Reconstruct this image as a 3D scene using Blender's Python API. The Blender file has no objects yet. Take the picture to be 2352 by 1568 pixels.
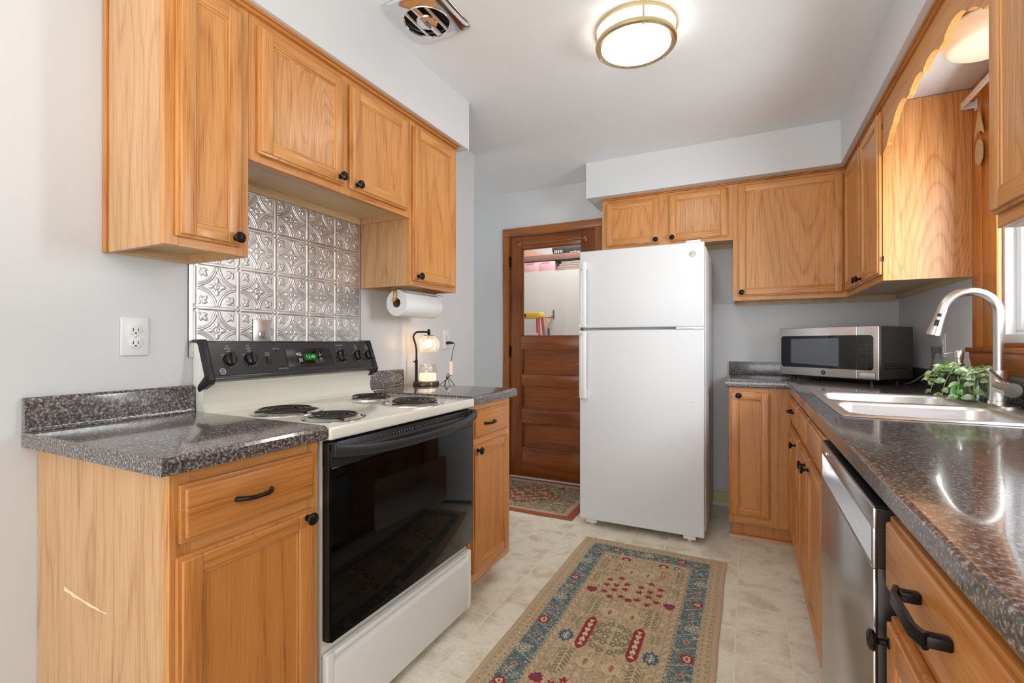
import bpy, bmesh, math, random
import numpy as np
from mathutils import Vector, Matrix, Quaternion
S = bpy.context.scene
C = S.collection
PI = math.pi
V3 = Vector

# ------------------------------------------------------------------ camera, world, lights, exposure
cam_d = bpy.data.cameras.new('camera'); cam = bpy.data.objects.new('camera', cam_d); C.objects.link(cam)
YAW, PIT = 0.4587, 0.0024
cam.location = (1.6686, 0.0, 1.1493)
cam.rotation_euler = (PI/2+PIT, 0, YAW)
cam_d.sensor_width = 36; cam_d.lens = 1092.6/2352*36; cam_d.clip_start = 0.02
S.camera = cam
S.view_settings.view_transform = 'Standard'; S.view_settings.look = 'None'
S.view_settings.exposure = 0.55; S.view_settings.gamma = 1.0; S.view_settings.use_curve_mapping = False

w = bpy.data.worlds.new('daylight'); S.world = w; w.use_nodes = True
bg = w.node_tree.nodes['Background']; bg.inputs[0].default_value = (0.80, 0.90, 1.0, 1); bg.inputs[1].default_value = 1.5

def area(name, loc, rot, sx, sy, power, col):
    d = bpy.data.lights.new(name, 'AREA'); d.shape = 'RECTANGLE'; d.size = sx; d.size_y = sy
    d.energy = power; d.color = col
    o = bpy.data.objects.new(name, d); C.objects.link(o); o.location = loc; o.rotation_euler = rot
    return o
# two added fills, then daylight at the sink and hall windows and the utility light
area('rear_fill', (1.1, -2.72, 1.3), (PI/2, 0, 0), 2.2, 1.8, 22, (0.99, 0.99, 1.0))  # made-up fill set in the unseen rear opening, lights the room from behind
area('ceiling_bounce_fill', (1.5, -0.8, 1.2), (PI, 0, 0), 1.5, 1.3, 29, (1.0, 0.985, 0.96))  # added upward panel behind the camera, brightens the ceiling
area('sink_window_daylight', (2.84, 1.78, 1.60), (PI/2, 0, PI/2-0.5), 0.75, 0.85, 38, (0.90, 0.95, 1.0))
area('hall_window_daylight', (-2.35, 2.72, 1.35), (PI/2, 0, -PI/2), 0.9, 1.3, 10, (0.94, 0.97, 1.0))
area('utility_ceiling_light', (0.2, 4.35, 2.9), (0, 0, 0), 0.6, 0.6, 24, (1.0, 0.97, 0.93))

# ------------------------------------------------------------------ colours and materials
def lin(r, g, b):
    f = lambda c: (c/255/12.92) if c/255 <= 0.04045 else ((c/255+0.055)/1.055)**2.4
    return (f(r), f(g), f(b), 1.0)
MATS = {}
def newmat(name):
    m = bpy.data.materials.new(name); m.use_nodes = True
    nt = m.node_tree; return m, nt, nt.nodes['Principled BSDF']
def ND(nt, t, **k):
    n = nt.nodes.new(t)
    for a, b in k.items(): setattr(n, a, b)
    return n
def plain(name, col, rough=0.5, metal=0.0, coat=0.0, emit=None, es=0.0, spec=None, bump=0.0, bscale=300):
    if name in MATS: return MATS[name]
    m, nt, b = newmat(name)
    b.inputs['Base Color'].default_value = col; b.inputs['Roughness'].default_value = rough
    b.inputs['Metallic'].default_value = metal; b.inputs['Coat Weight'].default_value = coat
    b.inputs['Coat Roughness'].default_value = 0.08
    if spec is not None: b.inputs['Specular IOR Level'].default_value = spec
    if emit: b.inputs['Emission Color'].default_value = emit; b.inputs['Emission Strength'].default_value = es
    if bump:
        tc = ND(nt, 'ShaderNodeTexCoord'); n = ND(nt, 'ShaderNodeTexNoise'); n.inputs['Scale'].default_value = bscale
        n.inputs['Detail'].default_value = 3
        bp = ND(nt, 'ShaderNodeBump'); bp.inputs['Strength'].default_value = bump; bp.inputs['Distance'].default_value = 0.002
        nt.links.new(tc.outputs['Object'], n.inputs['Vector']); nt.links.new(n.outputs['Fac'], bp.inputs['Height'])
        nt.links.new(bp.outputs['Normal'], b.inputs['Normal'])
    MATS[name] = m; return m

def ramp(nt, stops):
    r = ND(nt, 'ShaderNodeValToRGB'); e = r.color_ramp.elements
    while len(e) < len(stops): e.new(0.5)
    for i, (p, c) in enumerate(stops): e[i].position = p; e[i].color = c
    return r

def wood(name, axis, light, mid, dark, rough=0.38, ring=9.0, warp=1.0, coat=0.14, seed=0.0, bumpy=0.12):
    """oak: growth rings as contour lines of a noise stretched along the grain, plus short dark pores"""
    if name in MATS: return MATS[name]
    m, nt, b = newmat(name)
    L = nt.links.new
    tc = ND(nt, 'ShaderNodeTexCoord'); oi = ND(nt, 'ShaderNodeObjectInfo')
    off = ND(nt, 'ShaderNodeVectorMath', operation='SCALE'); off.inputs[0].default_value = (7.3+seed, 3.1, 5.7); L(oi.outputs['Random'], off.inputs['Scale'])
    add = ND(nt, 'ShaderNodeVectorMath', operation='ADD'); L(tc.outputs['Object'], add.inputs[0]); L(off.outputs[0], add.inputs[1])
    def stretched(s_across, s_along):
        mp = ND(nt, 'ShaderNodeMapping')
        sc = [s_across]*3; sc['xyz'.index(axis)] = s_along
        mp.inputs['Scale'].default_value = sc; L(add.outputs[0], mp.inputs['Vector']); return mp
    m1 = stretched(3.2*warp, 0.42*warp); n1 = ND(nt, 'ShaderNodeTexNoise'); n1.inputs['Scale'].default_value = 1.0
    n1.inputs['Detail'].default_value = 2.0; n1.inputs['Roughness'].default_value = 0.42; n1.inputs['Distortion'].default_value = 0.25
    L(m1.outputs[0], n1.inputs['Vector'])
    mu = ND(nt, 'ShaderNodeMath', operation='MULTIPLY'); L(n1.outputs['Fac'], mu.inputs[0]); mu.inputs[1].default_value = ring
    fr = ND(nt, 'ShaderNodeMath', operation='FRACT'); L(mu.outputs[0], fr.inputs[0])
    rr = ramp(nt, [(0.0, (0.25,)*3+(1,)), (0.14, (0.70,)*3+(1,)), (0.55, (0.88,)*3+(1,)), (0.86, (0.72,)*3+(1,)), (1.0, (0.25,)*3+(1,))])
    L(fr.outputs[0], rr.inputs[0])
    m2 = stretched(340, 8); n2 = ND(nt, 'ShaderNodeTexNoise'); n2.inputs['Scale'].default_value = 1.0; n2.inputs['Detail'].default_value = 2
    L(m2.outputs[0], n2.inputs['Vector'])
    rp = ramp(nt, [(0.33, (0.0,)*3+(1,)), (0.56, (1,)*4)]); L(n2.outputs['Fac'], rp.inputs[0])
    m3 = stretched(60, 1.3); n3 = ND(nt, 'ShaderNodeTexNoise'); n3.inputs['Scale'].default_value = 1.0; n3.inputs['Detail'].default_value = 3
    L(m3.outputs[0], n3.inputs['Vector'])
    # combine
    a = ND(nt, 'ShaderNodeMath', operation='MULTIPLY'); L(rr.outputs[0], a.inputs[0]); a.inputs[1].default_value = 0.45
    c = ND(nt, 'ShaderNodeMath', operation='MULTIPLY_ADD'); L(rp.outputs[0], c.inputs[0]); c.inputs[1].default_value = 0.30; L(a.outputs[0], c.inputs[2])
    d = ND(nt, 'ShaderNodeMath', operation='MULTIPLY_ADD'); L(n3.outputs['Fac'], d.inputs[0]); d.inputs[1].default_value = 0.40; L(c.outputs[0], d.inputs[2])
    cr = ramp(nt, [(0.26, dark), (0.58, mid), (0.92, light)]); L(d.outputs[0], cr.inputs[0])
    L(cr.outputs[0], b.inputs['Base Color'])
    b.inputs['Roughness'].default_value = rough; b.inputs['Coat Weight'].default_value = coat; b.inputs['Coat Roughness'].default_value = 0.18
    bp = ND(nt, 'ShaderNodeBump'); bp.inputs['Strength'].default_value = bumpy; bp.inputs['Distance'].default_value = 0.001
    L(d.outputs[0], bp.inputs['Height']); L(bp.outputs['Normal'], b.inputs['Normal'])
    MATS[name] = m; return m

OAK = (lin(212, 150, 86), lin(194, 129, 64), lin(152, 86, 36))
OAKW = {a: wood('oak_'+a, a, *OAK) for a in 'xyz'}
OAKP = wood('oak_panel', 'z', lin(214, 152, 84), lin(194, 128, 64), lin(146, 84, 34), ring=17, warp=1.15, seed=2.2)
OAKS = wood('oak_side_veneer', 'z', lin(206, 162, 116), lin(190, 142, 96), lin(160, 110, 68), ring=15, warp=1.3, seed=4.1)
OAKSW = wood('oak_wavy_veneer', 'z', lin(214, 156, 98), lin(190, 128, 70), lin(156, 96, 48), ring=38, warp=1.5, seed=1.1)
OAKB = {a: wood('oak_base_'+a, a, lin(196, 132, 68), lin(180, 113, 50), lin(138, 76, 30)) for a in 'xyz'}
OAKBP = wood('oak_base_panel', 'z', lin(194, 128, 62), lin(180, 113, 48), lin(144, 80, 32), ring=7, seed=5.0)
UNDER = wood('pale_birch_underside', 'y', lin(214, 186, 146), lin(200, 168, 124), lin(182, 148, 104), rough=0.35, ring=4)
PINE = wood('pine_casing', 'z', lin(206, 132, 52), lin(184, 106, 36), lin(134, 70, 22), rough=0.3, ring=7, warp=.8)
PINEY = wood('pine_sill', 'y', lin(182, 110, 50), lin(158, 86, 34), lin(116, 58, 20), rough=0.3, ring=6)
FIR = {a: wood('fir_door_'+a, a, lin(150, 82, 26), lin(122, 60, 16), lin(86, 38, 10), rough=0.3, ring=6, warp=.9) for a in 'xz'}
FIRC = {a: wood('fir_casing_'+a, a, lin(174, 106, 48), lin(148, 82, 34), lin(106, 54, 20), rough=0.35, ring=8, warp=1.2) for a in 'xz'}

def paint(name, col, rough=0.55, bump=0.06):
    return plain(name, col, rough, bump=bump, bscale=90)
WALLP = paint('wall_paint_pale_grey', lin(213, 213, 213), 0.42)
CEILP = paint('ceiling_paint_white', lin(229, 230, 230), 0.6, 0.10)
WHITEP = plain('utility_wall_white', lin(214, 213, 212), 0.6)
VINYLW = plain('window_vinyl_white', lin(235, 236, 238), 0.35)

def laminate():
    m, nt, b = newmat('granite_laminate'); L = nt.links.new
    tc = ND(nt, 'ShaderNodeTexCoord')
    n1 = ND(nt, 'ShaderNodeTexNoise'); n1.inputs['Scale'].default_value = 165; n1.inputs['Detail'].default_value = 2.5; n1.inputs['Roughness'].default_value = .65
    v = ND(nt, 'ShaderNodeTexVoronoi'); v.inputs['Scale'].default_value = 260
    n2 = ND(nt, 'ShaderNodeTexNoise'); n2.inputs['Scale'].default_value = 5
    for n in (n1, v, n2): L(tc.outputs['Object'], n.inputs['Vector'])
    r1 = ramp(nt, [(0.38, lin(24, 23, 27)), (0.47, lin(62, 58, 61)), (0.54, lin(112, 105, 102)), (0.65, lin(182, 171, 162))])
    L(n1.outputs['Fac'], r1.inputs[0])
    r2 = ramp(nt, [(0.0, lin(40, 37, 40)), (0.35, lin(88, 80, 80)), (0.8, lin(122, 108, 100))]); L(v.outputs['Color'], r2.inputs[0])
    mx = ND(nt, 'ShaderNodeMix', data_type='RGBA'); mx.inputs[0].default_value = 0.30
    L(r1.outputs[0], mx.inputs['A']); L(r2.outputs[0], mx.inputs['B']); L(mx.outputs['Result'], b.inputs['Base Color'])
    b.inputs['Roughness'].default_value = 0.16; b.inputs['Coat Weight'].default_value = 0.5; b.inputs['Coat Roughness'].default_value = 0.05
    bp = ND(nt, 'ShaderNodeBump'); bp.inputs['Strength'].default_value = 0.008; bp.inputs['Distance'].default_value = 0.0008
    L(n1.outputs['Fac'], bp.inputs['Height']); L(bp.outputs['Normal'], b.inputs['Normal'])
    return m
GRAN = laminate()

def floor_mat():
    m, nt, b = newmat('vinyl_tile_floor'); L = nt.links.new
    tc = ND(nt, 'ShaderNodeTexCoord'); mp = ND(nt, 'ShaderNodeMapping')
    mp.inputs['Location'].default_value = (-0.6935+0.1867*6, -2.313+0.1867*16, 0)
    L(tc.outputs['Object'], mp.inputs['Vector'])
    br = ND(nt, 'ShaderNodeTexBrick'); br.offset = 0.0; br.squash = 1.0
    br.inputs['Scale'].default_value = 1.0; br.inputs['Brick Width'].default_value = 0.1867; br.inputs['Row Height'].default_value = 0.1867
    br.inputs['Mortar Size'].default_value = 0.0022; br.inputs['Mortar Smooth'].default_value = 0.3; br.inputs['Bias'].default_value = 0
    br.inputs['Color1'].default_value = (0.35,)*3+(1,); br.inputs['Color2'].default_value = (0.75,)*3+(1,)
    L(mp.outputs[0], br.inputs['Vector'])
    n1 = ND(nt, 'ShaderNodeTexNoise'); n1.inputs['Scale'].default_value = 11; n1.inputs['Detail'].default_value = 6; n1.inputs['Roughness'].default_value = .22; n1.inputs['Distortion'].default_value = .6
    n2 = ND(nt, 'ShaderNodeTexNoise'); n2.inputs['Scale'].default_value = 60; n2.inputs['Detail'].default_value = 4
    sh = ND(nt, 'ShaderNodeVectorMath', operation='ADD'); L(mp.outputs[0], sh.inputs[0]); L(br.outputs['Color'], sh.inputs[1])
    L(sh.outputs[0], n1.inputs['Vector']); L(mp.outputs[0], n2.inputs['Vector'])
    r1 = ramp(nt, [(0.28, lin(206, 192, 166)), (0.44, lin(230, 220, 198)), (0.62, lin(242, 234, 216))]); L(n1.outputs['Fac'], r1.inputs[0])
    r2 = ramp(nt, [(0.3, lin(198, 184, 158)), (0.6, lin(240, 232, 214))]); L(n2.outputs['Fac'], r2.inputs[0])
    mx = ND(nt, 'ShaderNodeMix', data_type='RGBA'); mx.inputs[0].default_value = 0.3; L(r1.outputs[0], mx.inputs['A']); L(r2.outputs[0], mx.inputs['B'])
    m2 = ND(nt, 'ShaderNodeMix', data_type='RGBA'); L(br.outputs['Fac'], m2.inputs[0]); L(mx.outputs['Result'], m2.inputs['A']); m2.inputs['B'].default_value = lin(238, 232, 216)
    L(m2.outputs['Result'], b.inputs['Base Color']); b.inputs['Roughness'].default_value = 0.36; b.inputs['Coat Weight'].default_value = .15
    bp = ND(nt, 'ShaderNodeBump'); bp.inputs['Strength'].default_value = 0.15; bp.inputs['Distance'].default_value = 0.001; bp.invert = True
    L(br.outputs['Fac'], bp.inputs['Height']); L(bp.outputs['Normal'], b.inputs['Normal'])
    return m
FLOORM = floor_mat()

def attr_mat(name, rough=0.9, metal=0.0, bump=0.3, bscale=700, sheen=0.0):
    m, nt, b = newmat(name); L = nt.links.new
    a = ND(nt, 'ShaderNodeAttribute'); a.attribute_name = 'pattern'
    L(a.outputs['Color'], b.inputs['Base Color']); b.inputs['Roughness'].default_value = rough; b.inputs['Metallic'].default_value = metal
    if bump:
        tc = ND(nt, 'ShaderNodeTexCoord'); n = ND(nt, 'ShaderNodeTexNoise'); n.inputs['Scale'].default_value = bscale
        bp = ND(nt, 'ShaderNodeBump'); bp.inputs['Strength'].default_value = bump; bp.inputs['Distance'].default_value = 0.002
        L(tc.outputs['Object'], n.inputs['Vector']); L(n.outputs['Fac'], bp.inputs['Height']); L(bp.outputs['Normal'], b.inputs['Normal'])
    return m

def brushed(name, col, rough=0.28, axis='x', amount=0.25):
    if name in MATS: return MATS[name]
    m, nt, b = newmat(name); L = nt.links.new
    tc = ND(nt, 'ShaderNodeTexCoord'); mp = ND(nt, 'ShaderNodeMapping'); sc = [900]*3; sc['xyz'.index(axis)] = 6
    mp.inputs['Scale'].default_value = sc; n = ND(nt, 'ShaderNodeTexNoise'); n.inputs['Scale'].default_value = 1
    L(tc.outputs['Object'], mp.inputs['Vector']); L(mp.outputs[0], n.inputs['Vector'])
    mr = ND(nt, 'ShaderNodeMapRange'); mr.inputs['To Min'].default_value = rough-amount*.3; mr.inputs['To Max'].default_value = rough+amount*.3
    L(n.outputs['Fac'], mr.inputs['Value']); L(mr.outputs[0], b.inputs['Roughness'])
    b.inputs['Base Color'].default_value = col; b.inputs['Metallic'].default_value = 1.0
    bp = ND(nt, 'ShaderNodeBump'); bp.inputs['Strength'].default_value = 0.05; bp.inputs['Distance'].default_value = 0.0005
    L(n.outputs['Fac'], bp.inputs['Height']); L(bp.outputs['Normal'], b.inputs['Normal'])
    MATS[name] = m; return m

def glass(name, tint=(1, 1, 1, 1), refl=0.1, rough=0.0, frost=0.0):
    m = bpy.data.materials.new(name); m.use_nodes = True; nt = m.node_tree; nt.nodes.clear(); L = nt.links.new
    o = ND(nt, 'ShaderNodeOutputMaterial'); t = ND(nt, 'ShaderNodeBsdfTransparent'); g = ND(nt, 'ShaderNodeBsdfGlossy')
    t.inputs[0].default_value = tint; g.inputs['Roughness'].default_value = rough
    f = ND(nt, 'ShaderNodeLayerWeight'); f.inputs[0].default_value = 0.5
    pw = ND(nt, 'ShaderNodeMath', operation='POWER'); L(f.outputs['Facing'], pw.inputs[0]); pw.inputs[1].default_value = 4.0
    mm = ND(nt, 'ShaderNodeMath', operation='MULTIPLY_ADD'); L(pw.outputs[0], mm.inputs[0]); mm.inputs[1].default_value = .9; mm.inputs[2].default_value = refl+.03
    x = ND(nt, 'ShaderNodeMixShader'); L(mm.outputs[0], x.inputs[0]); L(t.outputs[0], x.inputs[1]); L(g.outputs[0], x.inputs[2]); 
    if frost:
        tr = ND(nt, 'ShaderNodeBsdfTranslucent'); y = ND(nt, 'ShaderNodeMixShader'); y.inputs[0].default_value = frost
        L(x.outputs[0], y.inputs[1]); L(tr.outputs[0], y.inputs[2]); L(y.outputs[0], o.inputs[0])
    else: L(x.outputs[0], o.inputs[0])
    return m
GLASS = glass('clear_glass', refl=0.02)
BRONZE = plain('oil_rubbed_bronze', lin(38, 34, 33), 0.32, 0.75)
BRASS = plain('brushed_brass', lin(196, 160, 98), 0.28, 1.0)
CREAM = plain('cream_enamel', lin(224, 221, 208), 0.16, coat=0.5)
WHITE = plain('white_appliance_enamel', lin(216, 217, 218), 0.36, coat=0.05, bump=0.05, bscale=500)
WHITEPL = plain('white_plastic', lin(228, 228, 226), 0.35)
BLACKPL = plain('black_plastic', lin(24, 25, 27), 0.35)
CTRL = plain('charcoal_control_panel', lin(42, 43, 45), 0.28, coat=.3)
BLACKGL = plain('black_glass', lin(7, 7, 8), 0.04, coat=0.0, spec=0.6)
OVENGL = plain('oven_black_glass', lin(5, 5, 5), 0.06, spec=0.16)
CHROME = plain('chrome', lin(225, 225, 225), 0.1, 1.0)
STEEL = brushed('brushed_steel', lin(196, 196, 196), 0.24, 'y')
STEELX = brushed('brushed_steel_across', lin(232, 232, 232), 0.34, 'x')
NICKEL = plain('brushed_nickel', lin(206, 201, 194), 0.27, 1.0)
COIL = plain('burner_coil', lin(58, 55, 54), 0.35, 0.7)
WHITEPAPER = plain('paper_towel', lin(238, 238, 236), 0.95, bump=0.5, bscale=160)
DARK = plain('dark_void', lin(10, 10, 10), 0.8)
INK = plain('white_lettering', lin(205, 205, 205), 0.5)

# ------------------------------------------------------------------ mesh helpers
class MB:
    def __init__(s): s.bm = bmesh.new(); s.xf = None
    def _merge(s, t, mat, xf=None):
        bmesh.ops.recalc_face_normals(t, faces=t.faces)
        f = xf or s.xf
        mp = {}
        for v in t.verts: mp[v] = s.bm.verts.new(f(v.co) if f else v.co)
        flip = False
        if f:
            o = V3(f(V3((0, 0, 0)))); a, b_, c = [V3(f(V3(e)))-o for e in ((1, 0, 0), (0, 1, 0), (0, 0, 1))]
            flip = a.cross(b_).dot(c) < 0
        for fc in t.faces:
            vs = [mp[v] for v in fc.verts]
            if flip: vs.reverse()
            try: nf = s.bm.faces.new(vs)
            except ValueError: continue
            nf.material_index = mat if mat is not None else fc.material_index
        t.free()
    def box(s, a, b, bev=0.0, seg=2, mat=0, xf=None):
        t = bmesh.new(); bmesh.ops.create_cube(t, size=1)
        a = V3(a); b = V3(b); c = (a+b)/2; d = b-a
        for v in t.verts: v.co = V3((v.co.x*d.x, v.co.y*d.y, v.co.z*d.z))+c
        if bev: bmesh.ops.bevel(t, geom=list(t.edges), offset=min(bev, min(abs(q) for q in d)*.49), segments=seg, affect='EDGES', profile=.5)
        s._merge(t, mat, xf); return s
    def prism(s, poly, axis, a, b, bev=0.0, mat=0, seg=2):
        """poly in the two remaining axes (in xyz order), extruded from a to b along axis"""
        t = bmesh.new(); i = 'xyz'.index(axis)
        def P(p, h):
            q = list(p); q.insert(i, h); return q
        n = len(poly)
        A = [t.verts.new(P(p, a)) for p in poly]; B = [t.verts.new(P(p, b)) for p in poly]
        t.faces.new(A); t.faces.new(B[::-1])
        for k in range(n): t.faces.new((A[k], B[k], B[(k+1) % n], A[(k+1) % n]))
        if bev: bmesh.ops.bevel(t, geom=list(t.edges), offset=bev, segments=seg, affect='EDGES', profile=.5)
        s._merge(t, mat); return s
    def rings(s, rings, mat=0, closed=False, cap=True):
        t = bmesh.new(); R = [[t.verts.new(p) for p in r] for r in rings]; n = len(R[0])
        m = len(R)
        for k in range(m if closed else m-1):
            a, b = R[k], R[(k+1) % m]
            for j in range(n): t.faces.new((a[j], a[(j+1) % n], b[(j+1) % n], b[j]))
        if cap and not closed:
            t.faces.new(R[0][::-1]); t.faces.new(R[-1])
        s._merge(t, mat); return s
    def tube(s, pts, r, n=10, mat=0, closed=False, cap=True, flat=1.0):
        pts = [V3(p) for p in pts]; rs = r if isinstance(r, (list, tuple)) else [r]*len(pts)
        rings = []; up = None; m = len(pts)
        for k, p in enumerate(pts):
            if closed: d = pts[(k+1) % m]-pts[k-1]
            else: d = pts[min(k+1, m-1)]-pts[max(k-1, 0)]
            d.normalize()
            if up is None:
                up = V3((0, 0, 1)) if abs(d.z) < .9 else V3((1, 0, 0))
            up = (up-d*up.dot(d)).normalized(); sd = d.cross(up)
            rings.append([p+(up*math.cos(2*PI*j/n)*flat+sd*math.sin(2*PI*j/n))*rs[k] for j in range(n)])
        return s.rings(rings, mat, closed, cap)
    def lathe(s, prof, o, ax=(0, 0, 1), n=32, mat=0, cap=True):
        """prof: list of (radius, height along ax)"""
        o = V3(o); ax = V3(ax).normalized(); u = ax.orthogonal().normalized(); v = ax.cross(u)
        rings = [[o+ax*h+(u*math.cos(2*PI*j/n)+v*math.sin(2*PI*j/n))*max(r, 1e-5) for j in range(n)] for r, h in prof]
        return s.rings(rings, mat, False, cap)
    def grid(s, co, nu, nv, mat=0, back=None):
        t = bmesh.new(); vs = [t.verts.new(c) for c in co]
        for i in range(nu-1):
            for j in range(nv-1): t.faces.new((vs[i*nv+j], vs[(i+1)*nv+j], vs[(i+1)*nv+j+1], vs[i*nv+j+1]))
        s._merge(t, mat); return s
    def text(s, string, size, o, ax, ay, mat=0, align='CENTER', lift=0.0004, scalex=1.0, spacing=1.0):
        cu = bpy.data.curves.new('t', 'FONT'); cu.body = string; cu.size = size; cu.align_x = align; cu.align_y = 'CENTER'; cu.resolution_u = 2
        cu.space_character = spacing
        ob = bpy.data.objects.new('t', cu); C.objects.link(ob)
        me = ob.to_mesh()
        o = V3(o); ax = V3(ax).normalized(); ay = V3(ay).normalized(); nn = ax.cross(ay)
        vs = [s.bm.verts.new(o+ax*v.co.x*scalex+ay*v.co.y+nn*lift) for v in me.vertices]
        for p in me.polygons:
            try: f = s.bm.faces.new([vs[i] for i in p.vertices]); f.material_index = mat
            except ValueError: pass
        ob.to_mesh_clear(); bpy.data.objects.remove(ob); bpy.data.curves.remove(cu); return s
    def obj(s, name, mats, parent=None, smooth=40, label=None):
        me = bpy.data.meshes.new(name); s.bm.normal_update(); s.bm.to_mesh(me); s.bm.free()
        for m in (mats if isinstance(mats, (list, tuple)) else [mats]): me.materials.append(m)
        if parent is not None:
            W = world_of(parent); me.transform(W.inverted())
        o = bpy.data.objects.new(name, me); C.objects.link(o); o.parent = parent
        if smooth:
            me.shade_smooth(); me.set_sharp_from_angle(angle=math.radians(smooth))
        if label: o['label'] = label
        return o
def world_of(o):
    m = Matrix.Identity(4)
    while o is not None:
        m = o.matrix_basis @ m if o.parent is None else (o.matrix_basis @ m)
        o = o.parent
    return m
def thing(name, label, cat, loc=(0, 0, 0), group=None, rz=0):
    o = bpy.data.objects.new(name, None); C.objects.link(o); o.location = loc; o.rotation_euler = (0, 0, rz)
    o.empty_display_size = .05
    o['label'] = label; o['category'] = cat
    if group: o['group'] = group
    return o
def tag(o, label, cat, group=None):
    o['label'] = label; o['category'] = cat
    if group: o['group'] = group
    return o
def struct(o):
    o['kind'] = 'structure'; return o

# ------------------------------------------------------------------ the room
W, D, H = 2.506, 3.673, 2.4334
struct(MB().box((-2.2, -2.7, -0.06), (2.7, 5.4, 0)).obj('floor', FLOORM))
struct(MB().box((-2.2, -2.7, H), (2.7, 3.79, H+.06)).obj('ceiling', CEILP))
struct(MB().box((-0.12, -2.62, 0), (0, 2.795, H)).obj('wall_left', WALLP))
m = MB()
WY0, WY1, WZ0, WZ1 = 1.56, 2.344, 1.147, 2.0      # sink window opening
m.box((W, -2.62, 0), (W+.12, WY0, H)); m.box((W, WY1, 0), (W+.12, D, H)); m.box((W, WY0, 0), (W+.12, WY1, WZ0)); m.box((W, WY0, WZ1), (W+.12, WY1, H))
struct(m.obj('wall_right', WALLP))
m = MB(); DX0, DX1, DZ = -.172, .594, 2.066
m.box((-2.2, D, 0), (DX0, D+.12, H)); m.box((DX1, D, 0), (W+.12, D+.12, H)); m.box((DX0, D, DZ), (DX1, D+.12, H))
struct(m.obj('wall_back', WALLP))
m = MB(); m.box((-2.2, 2.0, 0), (-2.08, 2.25, H)); m.box((-2.2, 3.2, 0), (-2.08, 3.79, H)); m.box((-2.2, 2.25, 0), (-2.08, 3.2, .65)); m.box((-2.2, 2.25, 2.05), (-2.08, 3.2, H))
struct(m.obj('wall_hall', WALLP))
m = MB(); m.box((-2.16, 2.25, .65), (-2.10, 2.31, 2.05)); m.box((-2.16, 3.14, .65), (-2.10, 3.2, 2.05)); m.box((-2.16, 2.70, .65), (-2.10, 2.76, 2.05)); m.box((-2.16, 2.31, .65), (-2.10, 3.14, .71)); m.box((-2.16, 2.31, 1.99), (-2.10, 3.14, 2.05))
struct(m.obj('window_3', VINYLW))
struct(MB().box((-2.2, 2.0, 0), (-.12, 2.1, H)).obj('wall_hall_front', WALLP))
m = MB()
m.box((-.12, -2.7, 0), (-.1, -2.58, H)); m.box((2.35, -2.7, 0), (2.7, -2.58, H)); m.box((-.12, -2.7, 2.25), (2.7, -2.58, H)); m.box((-.12, -2.7, 0), (2.7, -2.58, .2))
struct(m.obj('wall_rear', WALLP))
m = MB()
for xx in (-.08, 1.1, 2.28): m.box((xx, -2.68, .2), (xx+.07, -2.62, 2.25))
struct(m.obj('window_2', VINYLW))
# soffits
struct(MB().box((0, .66, 2.181), (.335, 2.18, H)).obj('soffit_left', WALLP))
m = MB()
m.box((.636, 3.29, 2.181), (W, D, H)); m.box((2.155, -.4, 2.181), (W, 3.29, H))
struct(m.obj('soffit_right', WALLP))
# utility room beyond the door
UY = 5.2
m = MB(); m.box((-2.2, UY, 0), (2.7, UY+.1, 3.1)); m.box((-2.2, D+.12, 0), (-2.1, UY, 3.1)); m.box((1.7, D+.12, 0), (1.8, UY, 3.1)); m.box((-2.2, D+.12, 3.1), (2.7, UY+.1, 3.16))
m.box((-2.2, D+.02, H+.06), (2.7, D+.12, 3.1)); m.box((-2.1, 4.69, 0), (1.7, UY, 1.906))
struct(m.obj('wall_utility', WHITEP))
m = MB(); m.box((1.36, 3.655, .03), (1.56, D, .10), .003)
struct(m.obj('baseboard_back', plain('baseboard_cream', lin(214, 200, 150), .5)))

# ------------------------------------------------------------------ cabinet parts
def frame_xf(side, face):
    """local (u along the run, w up, d outwards) -> world, for a cabinet face"""
    if side == 'L': return lambda p: V3((face+p[2], p[0], p[1]))
    if side == 'B': return lambda p: V3((p[0], face-p[2], p[1]))
    return lambda p: V3((face-p[2], p[0], p[1]))
def mats_for(side, base=False, panel=None):
    O = OAKB if base else OAKW; h = 'x' if side == 'B' else 'y'
    return [O['z'], O[h], panel or (OAKBP if base else OAKP), BRONZE]
def knob(m, u, w, d=0.0, mat=0, s=1.0):
    m.lathe([(.0085*s, d), (.0085*s, d+.002), (.0052*s, d+.004), (.005*s, d+.013), (.009*s, d+.016), (.0155*s, d+.019), (.0165*s, d+.023), (.0145*s, d+.0265), (.0115*s, d+.0275), (.0105*s, d+.0268), (.006*s, d+.0285), (0, d+.0295)], (u, w, 0), (0, 0, 1), 28, mat)
def pull(m, u, w, d=0, L_=.088, mat=0, rr=.0048, stand=.024):
    pts = []; n = 14
    for k in range(n+1):
        t = k/n*2-1
        pts.append((u+t*L_/2, w, d+stand*(1-abs(t)**3.2)+.001))
    m.tube([(u-L_/2-.0, w, d)]+pts+[(u+L_/2, w, d)], [.0062]+[rr*(1.25-.25*(1-abs(k/n*2-1))) for k in range(n+1)]+[.0062], 10, mat)
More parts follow.
